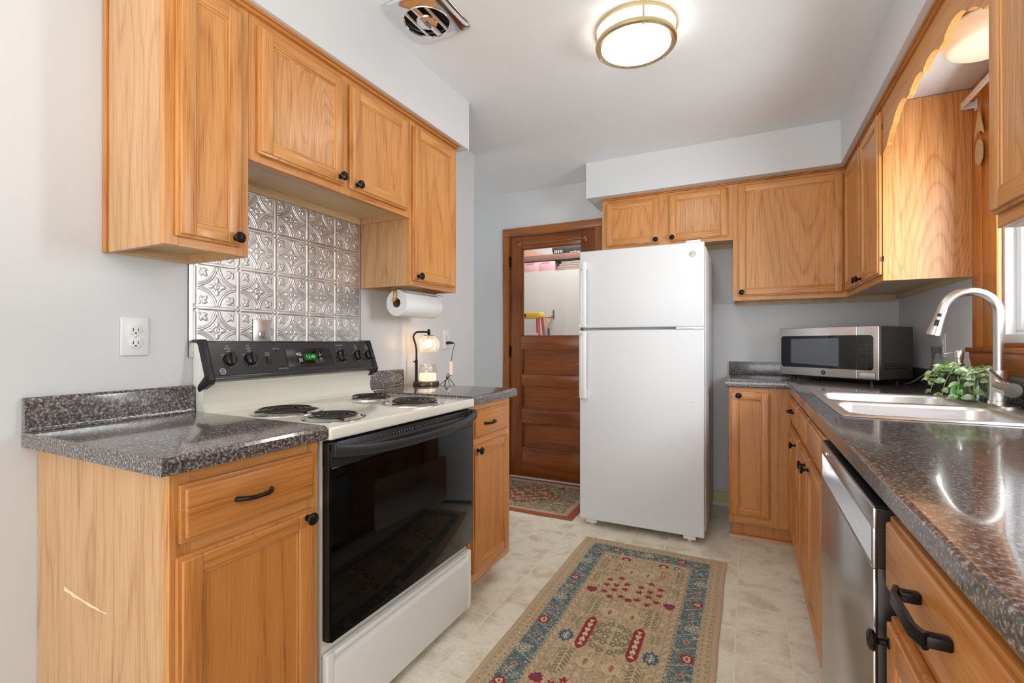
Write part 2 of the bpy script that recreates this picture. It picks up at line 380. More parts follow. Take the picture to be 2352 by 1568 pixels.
def door_part(par, side, face, u0, u1, z0, z1, st=.05, base=False, th=.02, knob_at=None, panel=None, kn=None, rail=None, lab=None):
    rail = rail or st
    m = MB(); m.xf = frame_xf(side, face)
    m.box((u0, z0, 0), (u1, z1, th*.62), .003, 2, 0)
    e = .007
    for a, b in ((u0+e, u0+st), (u1-st, u1-e)): m.box((a, z0+e, th*.5), (b, z1-e, th), .0035, 3, 0)
    for a, b in ((z0+e, z0+rail), (z1-rail, z1-e)): m.box((u0+st-.001, a, th*.5), (u1-st+.001, b, th-.0003), .0035, 3, 1)
    # moulded bead round the recessed panel
    pu0, pu1, pz0, pz1 = u0+st, u1-st, z0+rail, z1-rail
    bw = .007
    m.box((pu0-.001, pz0, th*.4), (pu0+bw, pz1, th*.82), .003, 2, 0); m.box((pu1-bw, pz0, th*.4), (pu1+.001, pz1, th*.82), .003, 2, 0)
    m.box((pu0, pz0-.001, th*.4), (pu1, pz0+bw, th*.82), .003, 2, 1); m.box((pu0, pz1-bw, th*.4), (pu1, pz1+.001, th*.82), .003, 2, 1)
    m.box((pu0, pz0, th*.3), (pu1, pz1, th*.66), 0, 1, 2)
    d = m.obj('door', mats_for(side, base, panel), par)
    if knob_at:
        k = MB(); k.xf = frame_xf(side, face); knob(k, knob_at[0], knob_at[1], th); k.obj('knob', BRONZE, d)
    return d
def drawer_part(par, side, face, u0, u1, z0, z1, pull_at=None, base=True, th=.02, big=False):
    m = MB(); m.xf = frame_xf(side, face)
    m.box((u0, z0, 0), (u1, z1, th*.6), .003, 2, 0); m.box((u0+.008, z0+.008, th*.4), (u1-.008, z1-.008, th), .005, 3, 0)
    h = 'x' if side == 'B' else 'y'
    d = m.obj('drawer', (OAKB if base else OAKW)[h], par)
    if pull_at:
        k = MB(); k.xf = frame_xf(side, face)
        if big:
            u, w = pull_at; L_ = .105
            for q in (-1, 1): k.box((u+q*L_/2-.008, w-.007, th), (u+q*L_/2+.008, w+.007, th+.024), .003)
            for j in range(3):
                k.tube([(u-L_/2-.006, w-.006+j*.006, th+.024), (u-L_/2+.014, w-.006+j*.006, th+.031), (u+L_/2-.014, w-.006+j*.006, th+.031), (u+L_/2+.006, w-.006+j*.006, th+.024)], .0042, 8)
        else: pull(k, pull_at[0], pull_at[1], th)
        k.obj('pull', BRONZE, d)
    return d
def face_frame(par, side, face, u0, u1, z0, z1, stiles, rails, th=.019, base=False):
    """stiles: list of (u0,u1); rails: list of (ua,ub,za,zb)"""
    m = MB(); m.xf = frame_xf(side, face-th if side == 'L' else face+th)
    for a, b in stiles: m.box((a, z0, 0), (b, z1, th), .0008, 1, 0)
    for a, b, c, d in rails: m.box((a, c, .0003), (b, d, th-.0003), .0008, 1, 1)
    return m.obj('face_frame', mats_for(side, base), par)

# ---- left wall cabinets
UF = .300; Z0, Z1 = 1.41, 2.162
def upper_left(y0, y1, z0, label, side0=True):
    t = thing('wall_cabinet', label, 'cabinet', (0.0, y0, z0))
    m = MB()
    m.box((.001, y0, z0), (UF-.019, y0+.012, Z1), 0, 1, 0); m.box((.001, y1-.012, z0), (UF-.019, y1, Z1), 0, 1, 0)
    m.box((.001, y0+.012, z0+.028), (UF-.019, y1-.012, z0+.04), 0, 1, 1)
    m.box((.001, y0+.012, z0), (.016, y1-.012, z0+.028), 0, 1, 1)
    m.box((.001, y0+.012, Z1-.012), (UF-.019, y1-.012, Z1), 0, 1, 1)
    m.obj('cabinet_box', [OAKS, UNDER], t)
    return t
t = upper_left(.7125, .948, Z0, 'tall narrow oak wall cabinet nearest the camera, left of the tin backsplash')
face_frame(t, 'L', UF, .7125, .948, Z0, Z1, [(.7125, .748), (.913, .948)], [(.748, .913, Z0, Z0+.036), (.748, .913, Z1-.045, Z1)])
door_part(t, 'L', UF, .738, .921, 1.434, 2.137, .047, knob_at=(.895, 1.457), rail=.045)
m = MB(); m.box((0.001, .7045, Z0-.002), (.022, .7125, Z1), .003); m.obj('scribe_molding', OAKB['z'], t)
for q in (.115, .131): m = MB(); m.lathe([(.0045, 0), (.0045, .003), (.002, .006)], (q+.02, .790, Z0+.028), (0, 0, -1), 12); m.obj('screw', CHROME, t)
t = upper_left(.9485, 1.7255, 1.7124, 'short two-door oak wall cabinet directly above the range')
face_frame(t, 'L', UF, .9485, 1.7255, 1.7124, Z1, [(.9485, .988), (1.312, 1.366), (1.686, 1.7255)], [(.988, 1.312, 1.7124, 1.75), (1.366, 1.686, 1.7124, 1.75), (.988, 1.312, Z1-.045, Z1), (1.366, 1.686, Z1-.045, Z1)])
door_part(t, 'L', UF, .973, 1.325, 1.738, 2.137, .047, knob_at=(1.296, 1.763), rail=.045, panel=OAKSW)
door_part(t, 'L', UF, 1.353, 1.697, 1.738, 2.137, .047, knob_at=(1.381, 1.757), rail=.045)
t = upper_left(1.726, 2.106, Z0, 'oak wall cabinet with one tall door, above the paper towel roll')
face_frame(t, 'L', UF, 1.726, 2.106, Z0, Z1, [(1.726, 1.762), (2.068, 2.106)], [(1.762, 2.068, Z0, Z0+.036), (1.762, 2.068, Z1-.045, Z1)])
door_part(t, 'L', UF, 1.738, 2.086, 1.432, 2.137, .047, knob_at=(1.763, 1.452), rail=.045)
m = MB(); m.box((UF-.01, .7125, Z1), (UF+.014, 2.112, Z1+.011), .003); m.box((UF-.01, .7125, Z1+.011), (UF+.022, 2.118, Z1+.019), .002)
tag(m.obj('cabinet_molding', OAKB['y']), 'thin oak crown strip along the top of the cabinets over the range', 'molding')

# ---- back wall and right wall cabinets
BF = 3.369
t = thing('wall_cabinet', 'small two-door oak wall cabinet directly above the white refrigerator', 'cabinet', (.735, D, 1.8105))
m = MB(); z0 = 1.8105
m.box((.735, BF+.019, z0), (.747, D-.001, Z1)); m.box((1.577, BF+.019, z0), (1.5885, D-.001, Z1)); m.box((.747, BF+.019, z0+.03), (1.577, D-.001, z0+.042), 0, 1, 1)
m.box((.747, D-.016, z0), (1.577, D-.001, z0+.03), 0, 1, 1)
m.obj('cabinet_box', [OAKS, UNDER], t)
face_frame(t, 'B', BF, .735, 1.5885, z0, Z1+.004, [(.735, .776), (1.124, 1.208), (1.545, 1.5885)], [(.776, 1.124, z0, z0+.032), (1.208, 1.545, z0, z0+.032), (.776, 1.545, Z1-.04, Z1+.004)])
door_part(t, 'B', BF, .764, 1.136, 1.834, 2.142, .045, knob_at=(1.112, 1.852))
door_part(t, 'B', BF, 1.196, 1.562, 1.834, 2.150, .045, knob_at=(1.219, 1.855), panel=OAKSW)
t = thing('wall_cabinet', 'large single-door oak wall cabinet above the microwave, right of the refrigerator', 'cabinet', (1.589, D, 1.4168))
ZR = 1.4168
m = MB(); m.box((1.589, BF+.019, ZR), (1.601, D-.001, Z1)); m.box((1.601, BF+.019, ZR+.028), (2.196, D-.001, ZR+.04), 0, 1, 1); m.box((1.601, D-.016, ZR-.012), (2.49, D-.001, ZR+.028), 0, 1, 1)
m.obj('cabinet_box', [OAKS, UNDER], t)
face_frame(t, 'B', BF, 1.589, 2.196, ZR, Z1+.004, [(1.589, 1.632), (2.17, 2.196)], [(1.632, 2.17, ZR, ZR+.036), (1.632, 2.17, Z1-.03, Z1+.004)])
door_part(t, 'B', BF, 1.617, 2.178, 1.444, 2.150, .045, knob_at=(1.639, 1.467))
RF = 2.196
t = thing('wall_cabinet', 'two-door oak wall cabinet with a tall wood-grained side facing the sink window', 'cabinet', (W, 2.55, ZR))
m = MB(); m.box((RF+.019, 2.55, ZR), (W-.001, 2.562, 2.178), 0, 1, 0); m.box((RF+.019, 2.562, ZR+.028), (W-.001, D-.02, ZR+.04), 0, 1, 1); m.box((W-.016, 2.562, ZR), (W-.001, D-.02, ZR+.028), 0, 1, 1)
m.obj('cabinet_box', [OAKSW, UNDER], t)
face_frame(t, 'R', RF, 2.55, BF-.001, ZR, Z1+.004, [(2.55, 2.572), (2.86, 2.955), (3.31, BF-.001)], [(2.572, 2.86, ZR, ZR+.036), (2.955, 3.31, ZR, ZR+.036), (2.572, 3.31, Z1-.03, Z1+.004)])
door_part(t, 'R', RF, 2.927, 3.335, 1.444, 2.150, .048, knob_at=(2.956, 1.468))
door_part(t, 'R', RF, 2.556, 2.909, 1.444, 2.150, .048, knob_at=(2.884, 1.466))
for z in (1.50, 2.07): m = MB(); m.box((RF-.004, 2.5478, z), (RF+.004, 2.5495, z+.022), .0005); m.obj('hinge', BRONZE, t)
t = thing('wall_cabinet', 'oak wall cabinet nearest the camera on the window side', 'cabinet', (W, 1.505, ZR))
m = MB(); m.box((RF+.019, .70, ZR), (W-.001, 1.505, 2.178), 0, 1, 0)
m.obj('cabinet_box', [OAKS, UNDER], t)
m = MB(); m.box((RF, .70, ZR), (RF+.019, 1.505, Z1+.004), .001, 1, 0); m.obj('face_frame', OAKW['y'], t)
door_part(t, 'R', RF, 1.09, 1.4985, 1.447, 2.150, .05, panel=OAKSW)
door_part(t, 'R', RF, .71, 1.075, 1.447, 2.150, .05)
# molding
m = MB()
m.box((.735, BF-.012, Z1+.004), (2.19, BF+.01, Z1+.012), .003); m.box((.728, BF-.02, Z1+.012), (2.18, BF+.01, Z1+.019), .002)
m.box((RF-.012, .70, Z1+.004), (RF+.01, BF-.0125, Z1+.012), .003); m.box((RF-.02, .70, Z1+.012), (RF+.01, BF-.0205, Z1+.019), .002)
tag(m.obj('cabinet_molding', OAKB['y']), 'thin oak crown strip running over the refrigerator and round to the window cabinets', 'molding')

# ---- scalloped valance
def scallop():
    pts = []; y0, y1 = 1.507, 2.548; n = 110
    for k in range(n+1):
        y = y1+(y0-y1)*k/n; q = min(y1-y, y-y0)
        if q < .075: z = 1.955+.02*math.sin(q/.075*PI/2)+.0
        elif q < .17: z = 1.985+.045*math.sin((q-.075)/.095*PI/2)
        else:
            ph = ((q-.17) % .19)/.19
            z = 2.035+.035*math.sin(ph*PI)**.7 if ph < .82 else 2.035+.012
        pts.append((y, z))
    return pts
sc = scallop()
m = MB(); a, b = RF-.001, RF+.018
front = [(a, y, z) for y, z in sc]; 
t_ = bmesh.new()
for k in range(len(sc)-1):
    (y0, q0), (y1, q1) = sc[k], sc[k+1]; T = 2.164
    A = [t_.verts.new(p) for p in ((a, y0, q0), (a, y1, q1), (a, y1, T), (a, y0, T))]; B = [t_.verts.new(p) for p in ((b, y0, q0), (b, y1, q1), (b, y1, T), (b, y0, T))]
    t_.faces.new(A); t_.faces.new(B[::-1]); t_.faces.new((A[0], B[0], B[1], A[1])); t_.faces.new((A[3], A[2], B[2], B[3]))
bmesh.ops.remove_doubles(t_, verts=t_.verts, dist=1e-5)
m._merge(t_, 0)
tag(m.obj('valance', OAKW['y']), 'scalloped oak valance board spanning above the sink window', 'valance')

# ---- sink window
t = thing('window_1', '', 'window', (W, 2.0, 1.13)); del t['label'], t['category']; struct(t)
m = MB(); x0, x1 = W-.001, W+.09
m.box((W-.012, WY0+.001, WZ0+.0005), (W-.0006, WY1-.001, WZ0+.032), .002); m.box((x1-.06, WY0, WZ0), (x1, WY1, WZ0+.045), .003); m.box((x1-.06, WY0, WZ1-.045), (x1, WY1, WZ1), .003)
m.box((x1-.06, WY1-.045, WZ0+.045), (x1, WY1, WZ1-.045), .003); m.box((x1-.06, WY0, WZ0+.045), (x1, WY0+.045, WZ1-.045), .003)
m.box((x0+.002, WY1-.012, WZ0), (x1-.06, WY1, WZ1)); m.box((x0+.002, WY0, WZ0), (x1-.06, WY0+.012, WZ1)); m.box((x0+.002, WY0+.012, WZ0), (x1-.06, WY1-.012, WZ0+.012))
m.obj('window_frame', VINYLW, t)
m = MB(); ym = (WY0+WY1)/2
for a, b in ((WY0+.045, ym), (ym, WY1-.045)):
    m.box((x1-.045, a, WZ0+.045), (x1-.012, a+.03, WZ1-.045), .003); m.box((x1-.045, b-.03, WZ0+.045), (x1-.012, b, WZ1-.045), .003)
    m.box((x1-.045, a+.03, WZ0+.045), (x1-.012, b-.03, WZ0+.085), .003); m.box((x1-.045, a+.03, WZ1-.085), (x1-.012, b-.03, WZ1-.045), .003)
m.obj('sash', VINYLW, t)
m = MB(); m.box((x1-.031, WY0+.07, WZ0+.08), (x1-.027, WY1-.07, WZ1-.08)); m.obj('pane', GLASS, t)
m = MB()
m.box((W-.019, WY1, 1.131), (W-.0005, 2.46, 2.178), .002); m.box((W-.021, 2.462, 1.131), (W-.0005, 2.548, 2.178), .002)
m.box((W-.019, 1.507, 1.131), (W-.0005, WY0, 2.178), .002); m.box((W-.018, WY0, WZ1), (W-.0005, WY1, 2.178), .001)
m.obj('casing', PINE, t)
m = MB(); m.box((W-.040, 1.46, 1.112), (W-.0005, 2.565, 1.131), .005); m.box((W-.016, WY0, 1.1312), (W-.0005, WY1, 1.1465), .001)
m.obj('sill', PINEY, t)
m = MB(); m.prism([(W-.0005, 1.1118), (W-.032, 1.1118), (W-.031, 1.09), (W-.026, 1.065), (W-.0225, 1.035), (W-.0005, 1.03)], 'y', 1.50, 2.545, .001)
m.obj('apron', PINEY, t)

# ------------------------------------------------------------------ base cabinets and counters, left
BFL = .598; CT = .920
def base_left(y0, y1, label, dr, do, pl, kb, lside=False):
    t = thing('base_cabinet', label, 'cabinet', (0, y0, 0))
    m = MB(); m.box((.001, y0, .10), (BFL-.019, y1, .881), 0, 1, 0); m.box((.001, y0, 0), (.50, y1, .10), 0, 1, 0)
    if lside: m.box((.001, y0-.006, 0), (BFL-.019, y0, .881), 0, 1, 0)
    m.obj('cabinet_box', OAKS, t)
    face_frame(t, 'L', BFL, y0, y1, .10, .881, [(y0-(.006 if lside else 0), y0+.036), (y1-.036, y1)], [(y0+.036, y1-.036, .84, .881), (y0+.036, y1-.036, .69, .74), (y0+.036, y1-.036, .10, .15)], base=False)
    drawer_part(t, 'L', BFL, dr[0], dr[1], .728, .852, pl)
    door_part(t, 'L', BFL, do[0], do[1], .145, .701, .05, base=True, knob_at=kb, rail=.045)
    return t
t = base_left(.574, .948, 'oak base cabinet with scratched side, standing left of the range', (.584, .925), (.578, .923), (.745, .79), (.896, .683), True)
m = MB(); rnd = random.Random(3); pts = []
for k in range(15):
    q = k/14; pts.append((.148+.207*q, .5405-.006*q-.02*math.sin(q*2.2)*.4+rnd.uniform(-.001, .001), (.0030 if q < .35 else .002 if q < .8 else .001)*rnd.uniform(1.2, 2.3)))
t_ = bmesh.new(); up_ = [t_.verts.new((x, .5675, z+h)) for x, z, h in pts]; dn = [t_.verts.new((x, .5675, z-h)) for x, z, h in pts]
for k in range(14): t_.faces.new((up_[k], up_[k+1], dn[k+1], dn[k]))
m._merge(t_, 0); m.obj('scratch', plain('bare_scratch', lin(232, 204, 168), .8), t, 0, 'pale scratch mark on the side panel')
t = base_left(1.742, 2.136, 'narrow oak base cabinet standing on the far side of the range', (1.768, 2.094), (1.766, 2.098), (1.895, .79), (1.79, .681))
tag(MB().box((.001, .9485, 0), (.57, .953, .87)).obj('filler_strip', plain('grey_filler', lin(150, 150, 148), .5)), 'grey metal edge strip in the gap left of the range', 'filler')

def counter_left(y0, y1, by1, label, c0):
    t = thing('countertop', label, 'countertop', (0, y0, CT-.038))
    m = MB(); t_ = bmesh.new()
    prof = [(.001, CT), (.615, CT), (.625, CT-.003), (.631, CT-.010), (.632, CT-.03), (.628, CT-.038), (.001, CT-.038)]
    m.prism(prof, 'y', y0, y1, .0); m.obj('slab', GRAN, t, 30)
    m = MB(); m.prism([(.001, CT+.0005), (.001, CT+.088), (.015, CT+.088), (.021, CT+.082), (.021, CT+.008), (.026, CT+.0005)], 'y', y0+(.0 if c0 else .0), by1, .0015)
    m.obj('backsplash_curb', GRAN, t)
    return t
t = counter_left(.537, .953, .952, 'grey speckled laminate countertop left of the range', True)
t = counter_left(1.738, 2.160, 2.03, 'grey speckled laminate countertop holding the candle lamp', False)

# ------------------------------------------------------------------ right side base run and counter
CR = .930; RB = 1.890
def base_right(y0, y1, label, x1=W):
    t = thing('base_cabinet', label, 'cabinet', (W, y0, 0))
    m = MB(); m.box((RB+.019, y0, .10), (W-.001, y1, .891 if not label.startswith('wide') else .74)); m.box((RB+.075, y0, 0), (W-.001, y1, .10)); m.obj('cabinet_box', OAKBP, t)
    return t
t = base_right(2.508, 3.03, 'oak base cabinet between the sink cabinet and the inner corner')
face_frame(t, 'R', RB, 2.508, 3.03, .10, .891, [(2.508, 2.55), (2.93, 3.03)], [(2.55, 2.93, .85, .891), (2.55, 2.93, .70, .75), (2.55, 2.93, .10, .15)], base=True)
drawer_part(t, 'R', RB, 2.525, 2.951, .745, .863, (2.69, .812)); door_part(t, 'R', RB, 2.525, 2.951, .145, .708, .05, base=True, knob_at=(2.56, .672))
t = base_right(1.612, 2.507, 'wide oak sink cabinet with two doors beside the dishwasher')
face_frame(t, 'R', RB, 1.612, 2.507, .10, .891, [(1.612, 1.73), (2.09, 2.13), (2.465, 2.507)], [(1.73, 2.465, .85, .891), (1.73, 2.465, .70, .75), (1.73, 2.465, .10, .15)], base=True)
drawer_part(t, 'R', RB, 2.121, 2.481, .745, .863); drawer_part(t, 'R', RB, 1.718, 2.104, .745, .863)
door_part(t, 'R', RB, 2.121, 2.481, .145, .708, .05, base=True, knob_at=(2.152, .675)); door_part(t, 'R', RB, 1.718, 2.104, .145, .708, .05, base=True, knob_at=(2.055, .68))
t = base_right(.50, .978, 'oak base cabinet with a ribbed black pull nearest the camera')
face_frame(t, 'R', RB, .50, .978, .10, .891, [(.50, .545), (.94, .978)], [(.545, .94, .875, .891), (.545, .94, .70, .75), (.545, .94, .10, .15)], base=True)
drawer_part(t, 'R', RB, .535, .972, .745, .868, (.735, .818), big=True)
k = door_part(t, 'R', RB, .535, .966, .145, .708, .055, base=True, knob_at=(.943, .672))
# back base cabinet
t = thing('base_cabinet', 'oak base cabinet with one tall narrow door under the microwave counter', 'cabinet', (1.572, D, 0))
m = MB(); m.box((1.572, 3.089, .10), (1.908, D-.001, .891)); m.box((1.59, 3.135, 0), (1.908, D-.001, .10)); m.obj('cabinet_box', OAKBP, t)
m = MB(); m.xf = frame_xf('B', 3.089)
m.box((1.572, .10, 0), (1.60, .891, .019), .0008, 1, 0); m.box((1.778, .10, 0), (1.8895, .891, .019), .0008, 1, 0); m.box((1.60, .86, 0), (1.778, .891, .019), .0008, 1, 1); m.box((1.60, .10, 0), (1.778, .15, .019), .0008, 1, 1)
m.obj('face_frame', mats_for('B', True), t)
door_part(t, 'B', 3.070, 1.579, 1.786, .148, .866, .045, base=True, knob_at=(1.625, .845))
m = MB(); m.prism([(3.135, 0), (3.119, 0), (3.121, .010), (3.128, .017), (3.135, .019)], 'x', 1.572, 1.90, 0); m.obj('shoe_molding', OAKB['x'], t)

# L-shaped counter with sink cut-out
SX0, SX1, SY0, SY1 = 1.935, 2.455, 1.715, 2.505
t = thing('countertop', 'long L-shaped grey speckled laminate countertop holding the sink and microwave', 'countertop', (1.864, .25, CR-.038))
t_ = bmesh.new(); xs = [1.5555, 1.864, SX0, SX1, W-.001]; ys = [.25, SY0, SY1, 3.038, D-.001]; vv = {}
def gv(i, j):
    if (i, j) not in vv: vv[i, j] = t_.verts.new((xs[i], ys[j], CR))
    return vv[i, j]
for i in range(4):
    for j in range(4):
        if i == 0 and j < 3: continue
        if i == 2 and j == 1: continue
        t_.faces.new((gv(i, j), gv(i+1, j), gv(i+1, j+1), gv(i, j+1)))
r = bmesh.ops.extrude_face_region(t_, geom=list(t_.faces))
for v in [g for g in r['geom'] if isinstance(g, bmesh.types.BMVert)]: v.co.z = CR-.038
ed = []
for e in t_.edges:
    a, b = e.verts
    if abs(a.co.z-b.co.z) < 1e-6:
        both = lambda f: f(a.co) and f(b.co)
        if both(lambda c: abs(c.x-1.864) < 1e-4 and c.y < 3.039) or both(lambda c: abs(c.y-3.038) < 1e-4 and c.x < 1.865) or both(lambda c: abs(c.x-1.5555) < 1e-4): ed.append(e)
bmesh.ops.bevel(t_, geom=ed, offset=.009, segments=4, affect='EDGES', profile=.5)
m = MB(); m._merge(t_, 0); m.obj('slab', GRAN, t, 35)
m = MB(); zt = CR+.088
m.box((1.556, D-.022, CR), (W-.001, D-.001, zt), .003); m.box((W-.022, .25, CR), (W-.001, D-.022, zt), .003)
m.obj('backsplash_curb', GRAN, t)

# sink
t = thing('sink', 'double-bowl stainless steel sink set into the speckled counter', 'sink', (2.19, 2.1, CR))
def rrect(x0, x1, y0, y1, r, z, n=6):
    out = []
    for cx, cy, a0 in ((x1-r, y1-r, 0), (x0+r, y1-r, 90), (x0+r, y0+r, 180), (x1-r, y0+r, 270)):
        for k in range(n+1):
            a = math.radians(a0+90*k/n); out.append((cx+r*math.cos(a), cy+r*math.sin(a), z))
    return out
def bowl(x0, x1, y0, y1):
    b = MB(); R = [rrect(x0-.004, x1+.004, y0-.004, y1+.004, .064, CR+.0055), rrect(x0, x1, y0, y1, .06, CR+.004), rrect(x0+.006, x1-.006, y0+.006, y1-.006, .056, CR-.006),
         rrect(x0+.014, x1-.014, y0+.014, y1-.014, .05, CR-.15), rrect(x0+.03, x1-.03, y0+.03, y1-.03, .045, CR-.172), rrect(x0+.06, x1-.06, y0+.06, y1-.06, .035, CR-.176)]
    b.rings(R, 0, False, False)
    q = bmesh.new(); q.faces.new([q.verts.new(p) for p in R[-1]]); b._merge(q, 0)
    for f in b.bm.faces: f.normal_flip()
    cx, cy = (x0+x1)/2, (y0+y1)/2
    b.lathe([(.045, 0), (.045, .003), (.035, .002), (.03, -.004), (0, -.004)], (cx, cy, CR-.176), (0, 0, 1), 24)
    return b.obj('bowl', STEELX, t)
B1 = (1.953, 2.372, 2.128, 2.482); B2 = (1.953, 2.372, 1.738, 2.088)
bowl(*B1); bowl(*B2)
# rim deck: outline with two holes, built as strips of cells
t_ = bmesh.new()
outer = rrect(1.922, 2.468, 1.702, 2.518, .03, CR+.001, 6); out2 = rrect(1.928, 2.462, 1.708, 2.512, .026, CR+.0055, 6)
zz = CR+.0055
def loop(pts): 
    v = [t_.verts.new(p) for p in pts]; return v, [t_.edges.new((v[k], v[(k+1) % len(v)])) for k in range(len(v))]
vo, eo = loop(outer); v2, e2 = loop(out2)
for k in range(len(vo)): t_.faces.new((vo[k], vo[(k+1) % len(vo)], v2[(k+1) % len(vo)], v2[k]))
v3, e3 = loop(rrect(B1[0]-.004, B1[1]+.004, B1[2]-.004, B1[3]+.004, .064, zz)); v4, e4 = loop(rrect(B2[0]-.004, B2[1]+.004, B2[2]-.004, B2[3]+.004, .064, zz))
bmesh.ops.triangle_fill(t_, use_beauty=True, use_dissolve=False, edges=e2+e3+e4)
for f in t_.faces:
    if f.normal.z < 0: f.normal_flip()
m = MB(); mp = {v: m.bm.verts.new(v.co) for v in t_.verts}
t_.normal_update()
for f in t_.faces:
    vs = [mp[v] for v in f.verts]
    if f.normal.z < 0: vs.reverse()
    m.bm.faces.new(vs)
t_.free()
m.obj('rim', STEELX, t)

# faucet
FX, FY = 2.428, 2.16; fz = CR+.0055
t = thing('faucet', 'brushed nickel gooseneck pull-down faucet standing behind the sink', 'faucet', (FX, FY, fz))
m = MB(); m.rings([rrect(FX-.03, FX+.03, FY-.10, FY+.10, .029, fz+h, 8) for h in (0.0, .005)], 0); m.rings([rrect(FX-.03, FX+.03, FY-.10, FY+.10, .029, fz+.005, 8), rrect(FX-.027, FX+.027, FY-.097, FY+.097, .0265, fz+.008, 8)], 0)
m.obj('deck_plate', NICKEL, t)
m = MB(); m.lathe([(.028, .008), (.028, .018), (.0255, .019), (.0255, .105), (.0245, .107), (.0245, .122), (.016, .123)], (FX, FY, fz), (0, 0, 1), 36)
m.tube([(FX, FY, fz+.072), (FX+.002, FY-.03, fz+.066), (FX+.004, FY-.085, fz+.060)], [.022, .0235, .0235], 28)
m.obj('body', NICKEL, t)
m = MB(); m.tube([(FX-.004, FY-.062, fz+.076), (FX-.02, FY-.078, fz+.092), (FX-.062, FY-.105, fz+.128)], [.0062, .006, .0052], 14); m.obj('lever', NICKEL, t)
m = MB(); R_ = .074; cz = 1.250; pts = [(FX, FY, fz+.12), (FX, FY, 1.12), (FX, FY, 1.20)]
for k in range(25):
    a = math.radians(k/24*168); pts.append((FX-R_+R_*math.cos(a), FY, cz+R_*math.sin(a)))
m.tube(pts, .0145, 24); ex = V3(pts[-1]); dd = (V3(pts[-1])-V3(pts[-2])).normalized()
m.obj('neck', NICKEL, t)
m = MB(); prof = [(.0146, .0), (.015, .004), (.0155, .03), (.018, .06), (.0215, .085), (.0225, .093), (.021, .095), (.0185, .0945), (.0, .0945)]
m.lathe(prof, ex, dd, 32); sp = m.obj('spray_head', NICKEL, t)
m = MB(); side = V3((-.35, -.93, 0)).normalized(); side = (side-dd*side.dot(dd)).normalized(); u2 = dd.cross(side)
c1 = ex+dd*.022+side*.0150; m.lathe([(.0062, -.002), (.0062, .0015), (.004, .003), (0, .003)], c1, side, 16)
def rot_xf(c, ax, ay, az): return lambda p: c+ax*p[0]+ay*p[1]+az*p[2]
tilt = (dd*.97+side*.22).normalized(); nrm = (side-tilt*side.dot(tilt)).normalized(); w2 = tilt.cross(nrm)
m.box((-.0115, -.0065, -.003), (.0115, .0065, .0022), .0015, 2, 0, rot_xf(ex+dd*.050+side*.0165, tilt, w2, nrm))
m.obj('button', BLACKPL, sp)
m = MB()
for k in range(10):
    a = 2*PI*k/10; o_ = ex+dd*.0945+(side*math.cos(a)+u2*math.sin(a))*.0135; m.lathe([(.0022, 0), (.0018, .003), (0, .003)], o_, dd, 8)
m.obj('nozzle', plain('grey_rubber', lin(110, 112, 114), .6), sp)

# dishwasher
DX = 1.858
t = thing('dishwasher', 'stainless steel dishwasher with a pocket handle, right of the sink cabinet', 'dishwasher', (W, 1.29, 0))
m = MB(); m.box((1.892, .984, .10), (2.46, 1.604, .872), .002); m.box((1.96, .984, .0), (2.44, 1.604, .10)); m.obj('tub', BLACKPL, t)
m = MB(); y0, y1 = .986, 1.602
m.box((DX+.006, y0, .112), (1.89, y1, .774), .002, 2, 1); m.box((DX+.006, y0+.0005, .836), (1.888, y1-.0005, .871), .001, 1, 1)
m.box((DX, y0, .11), (DX+.006, y1, .770), .0025, 2, 0)
m.box((DX, y0, .770), (DX+.006, 1.0, .838), .002, 2, 0); m.box((DX+.006, y0, .770), (1.89, 1.0, .838), .001, 1, 1); m.box((DX, 1.588, .770), (1.89, y1, .838), .002, 2, 0)
m.box((DX+.024, 1.0, .79), (1.889, 1.588, .842), 0, 1, 0)
# sloping lower lip of the pocket handle
m.prism([(DX+.0002, .765), (DX+.0002, .776), (DX+.026, .798), (DX+.026, .765)], 'y', 1.0, 1.588, .0)
m.obj('door', [STEEL, plain('dark_door_edge', lin(52, 46, 44), .35, .4)], t)
m = MB(); m.box((DX, y0, .836), (DX+.007, y1, .872), .0028, 2, 0); m.box((DX+.004, y0+.004, .8722), (1.886, y1-.004, .874), 0, 1, 1)
cp = m.obj('control_panel', [STEEL, BLACKPL], t)
m = MB(); m.box((DX-.0012, 1.505, .849), (DX+.001, 1.548, .856), .0005); m.obj('badge', CHROME, cp)

# ------------------------------------------------------------------ range
RY0, RY1 = .957, 1.734; KT = .914
t = thing('range', 'cream electric coil range with black glass oven door and black control panel', 'range', (.3, 1.345, 0))
m = MB(); m.box((.02, RY0+.002, .03), (.598, RY1-.002, .876), .003); 
m.obj('body', CREAM, t)
for yy in (RY0+.03, RY1-.05):
    for xx in (.08, .55):
        m = MB(); m.lathe([(.014, 0), (.014, .01), (.008, .012), (.008, .035)], (xx, yy+.01, 0), (0, 0, 1), 16); m.obj('foot', BLACKPL, t)
m = MB(); m.box((.055, RY0, .877), (.637, RY1, KT), .008, 4); ck = m.obj('cooktop', CREAM, t)
# backguard apron and sides
m = MB(); prof = [(.002, .88), (.002, 1.150), (.040, 1.150), (.082, 1.040), (.078, 1.025), (.060, 1.0), (.056, .945), (.063, .925), (.085, KT-.001), (.085, .88)]
m.prism(prof, 'y', RY0, RY1, .001); bgd = m.obj('backguard', CREAM, t, 50)
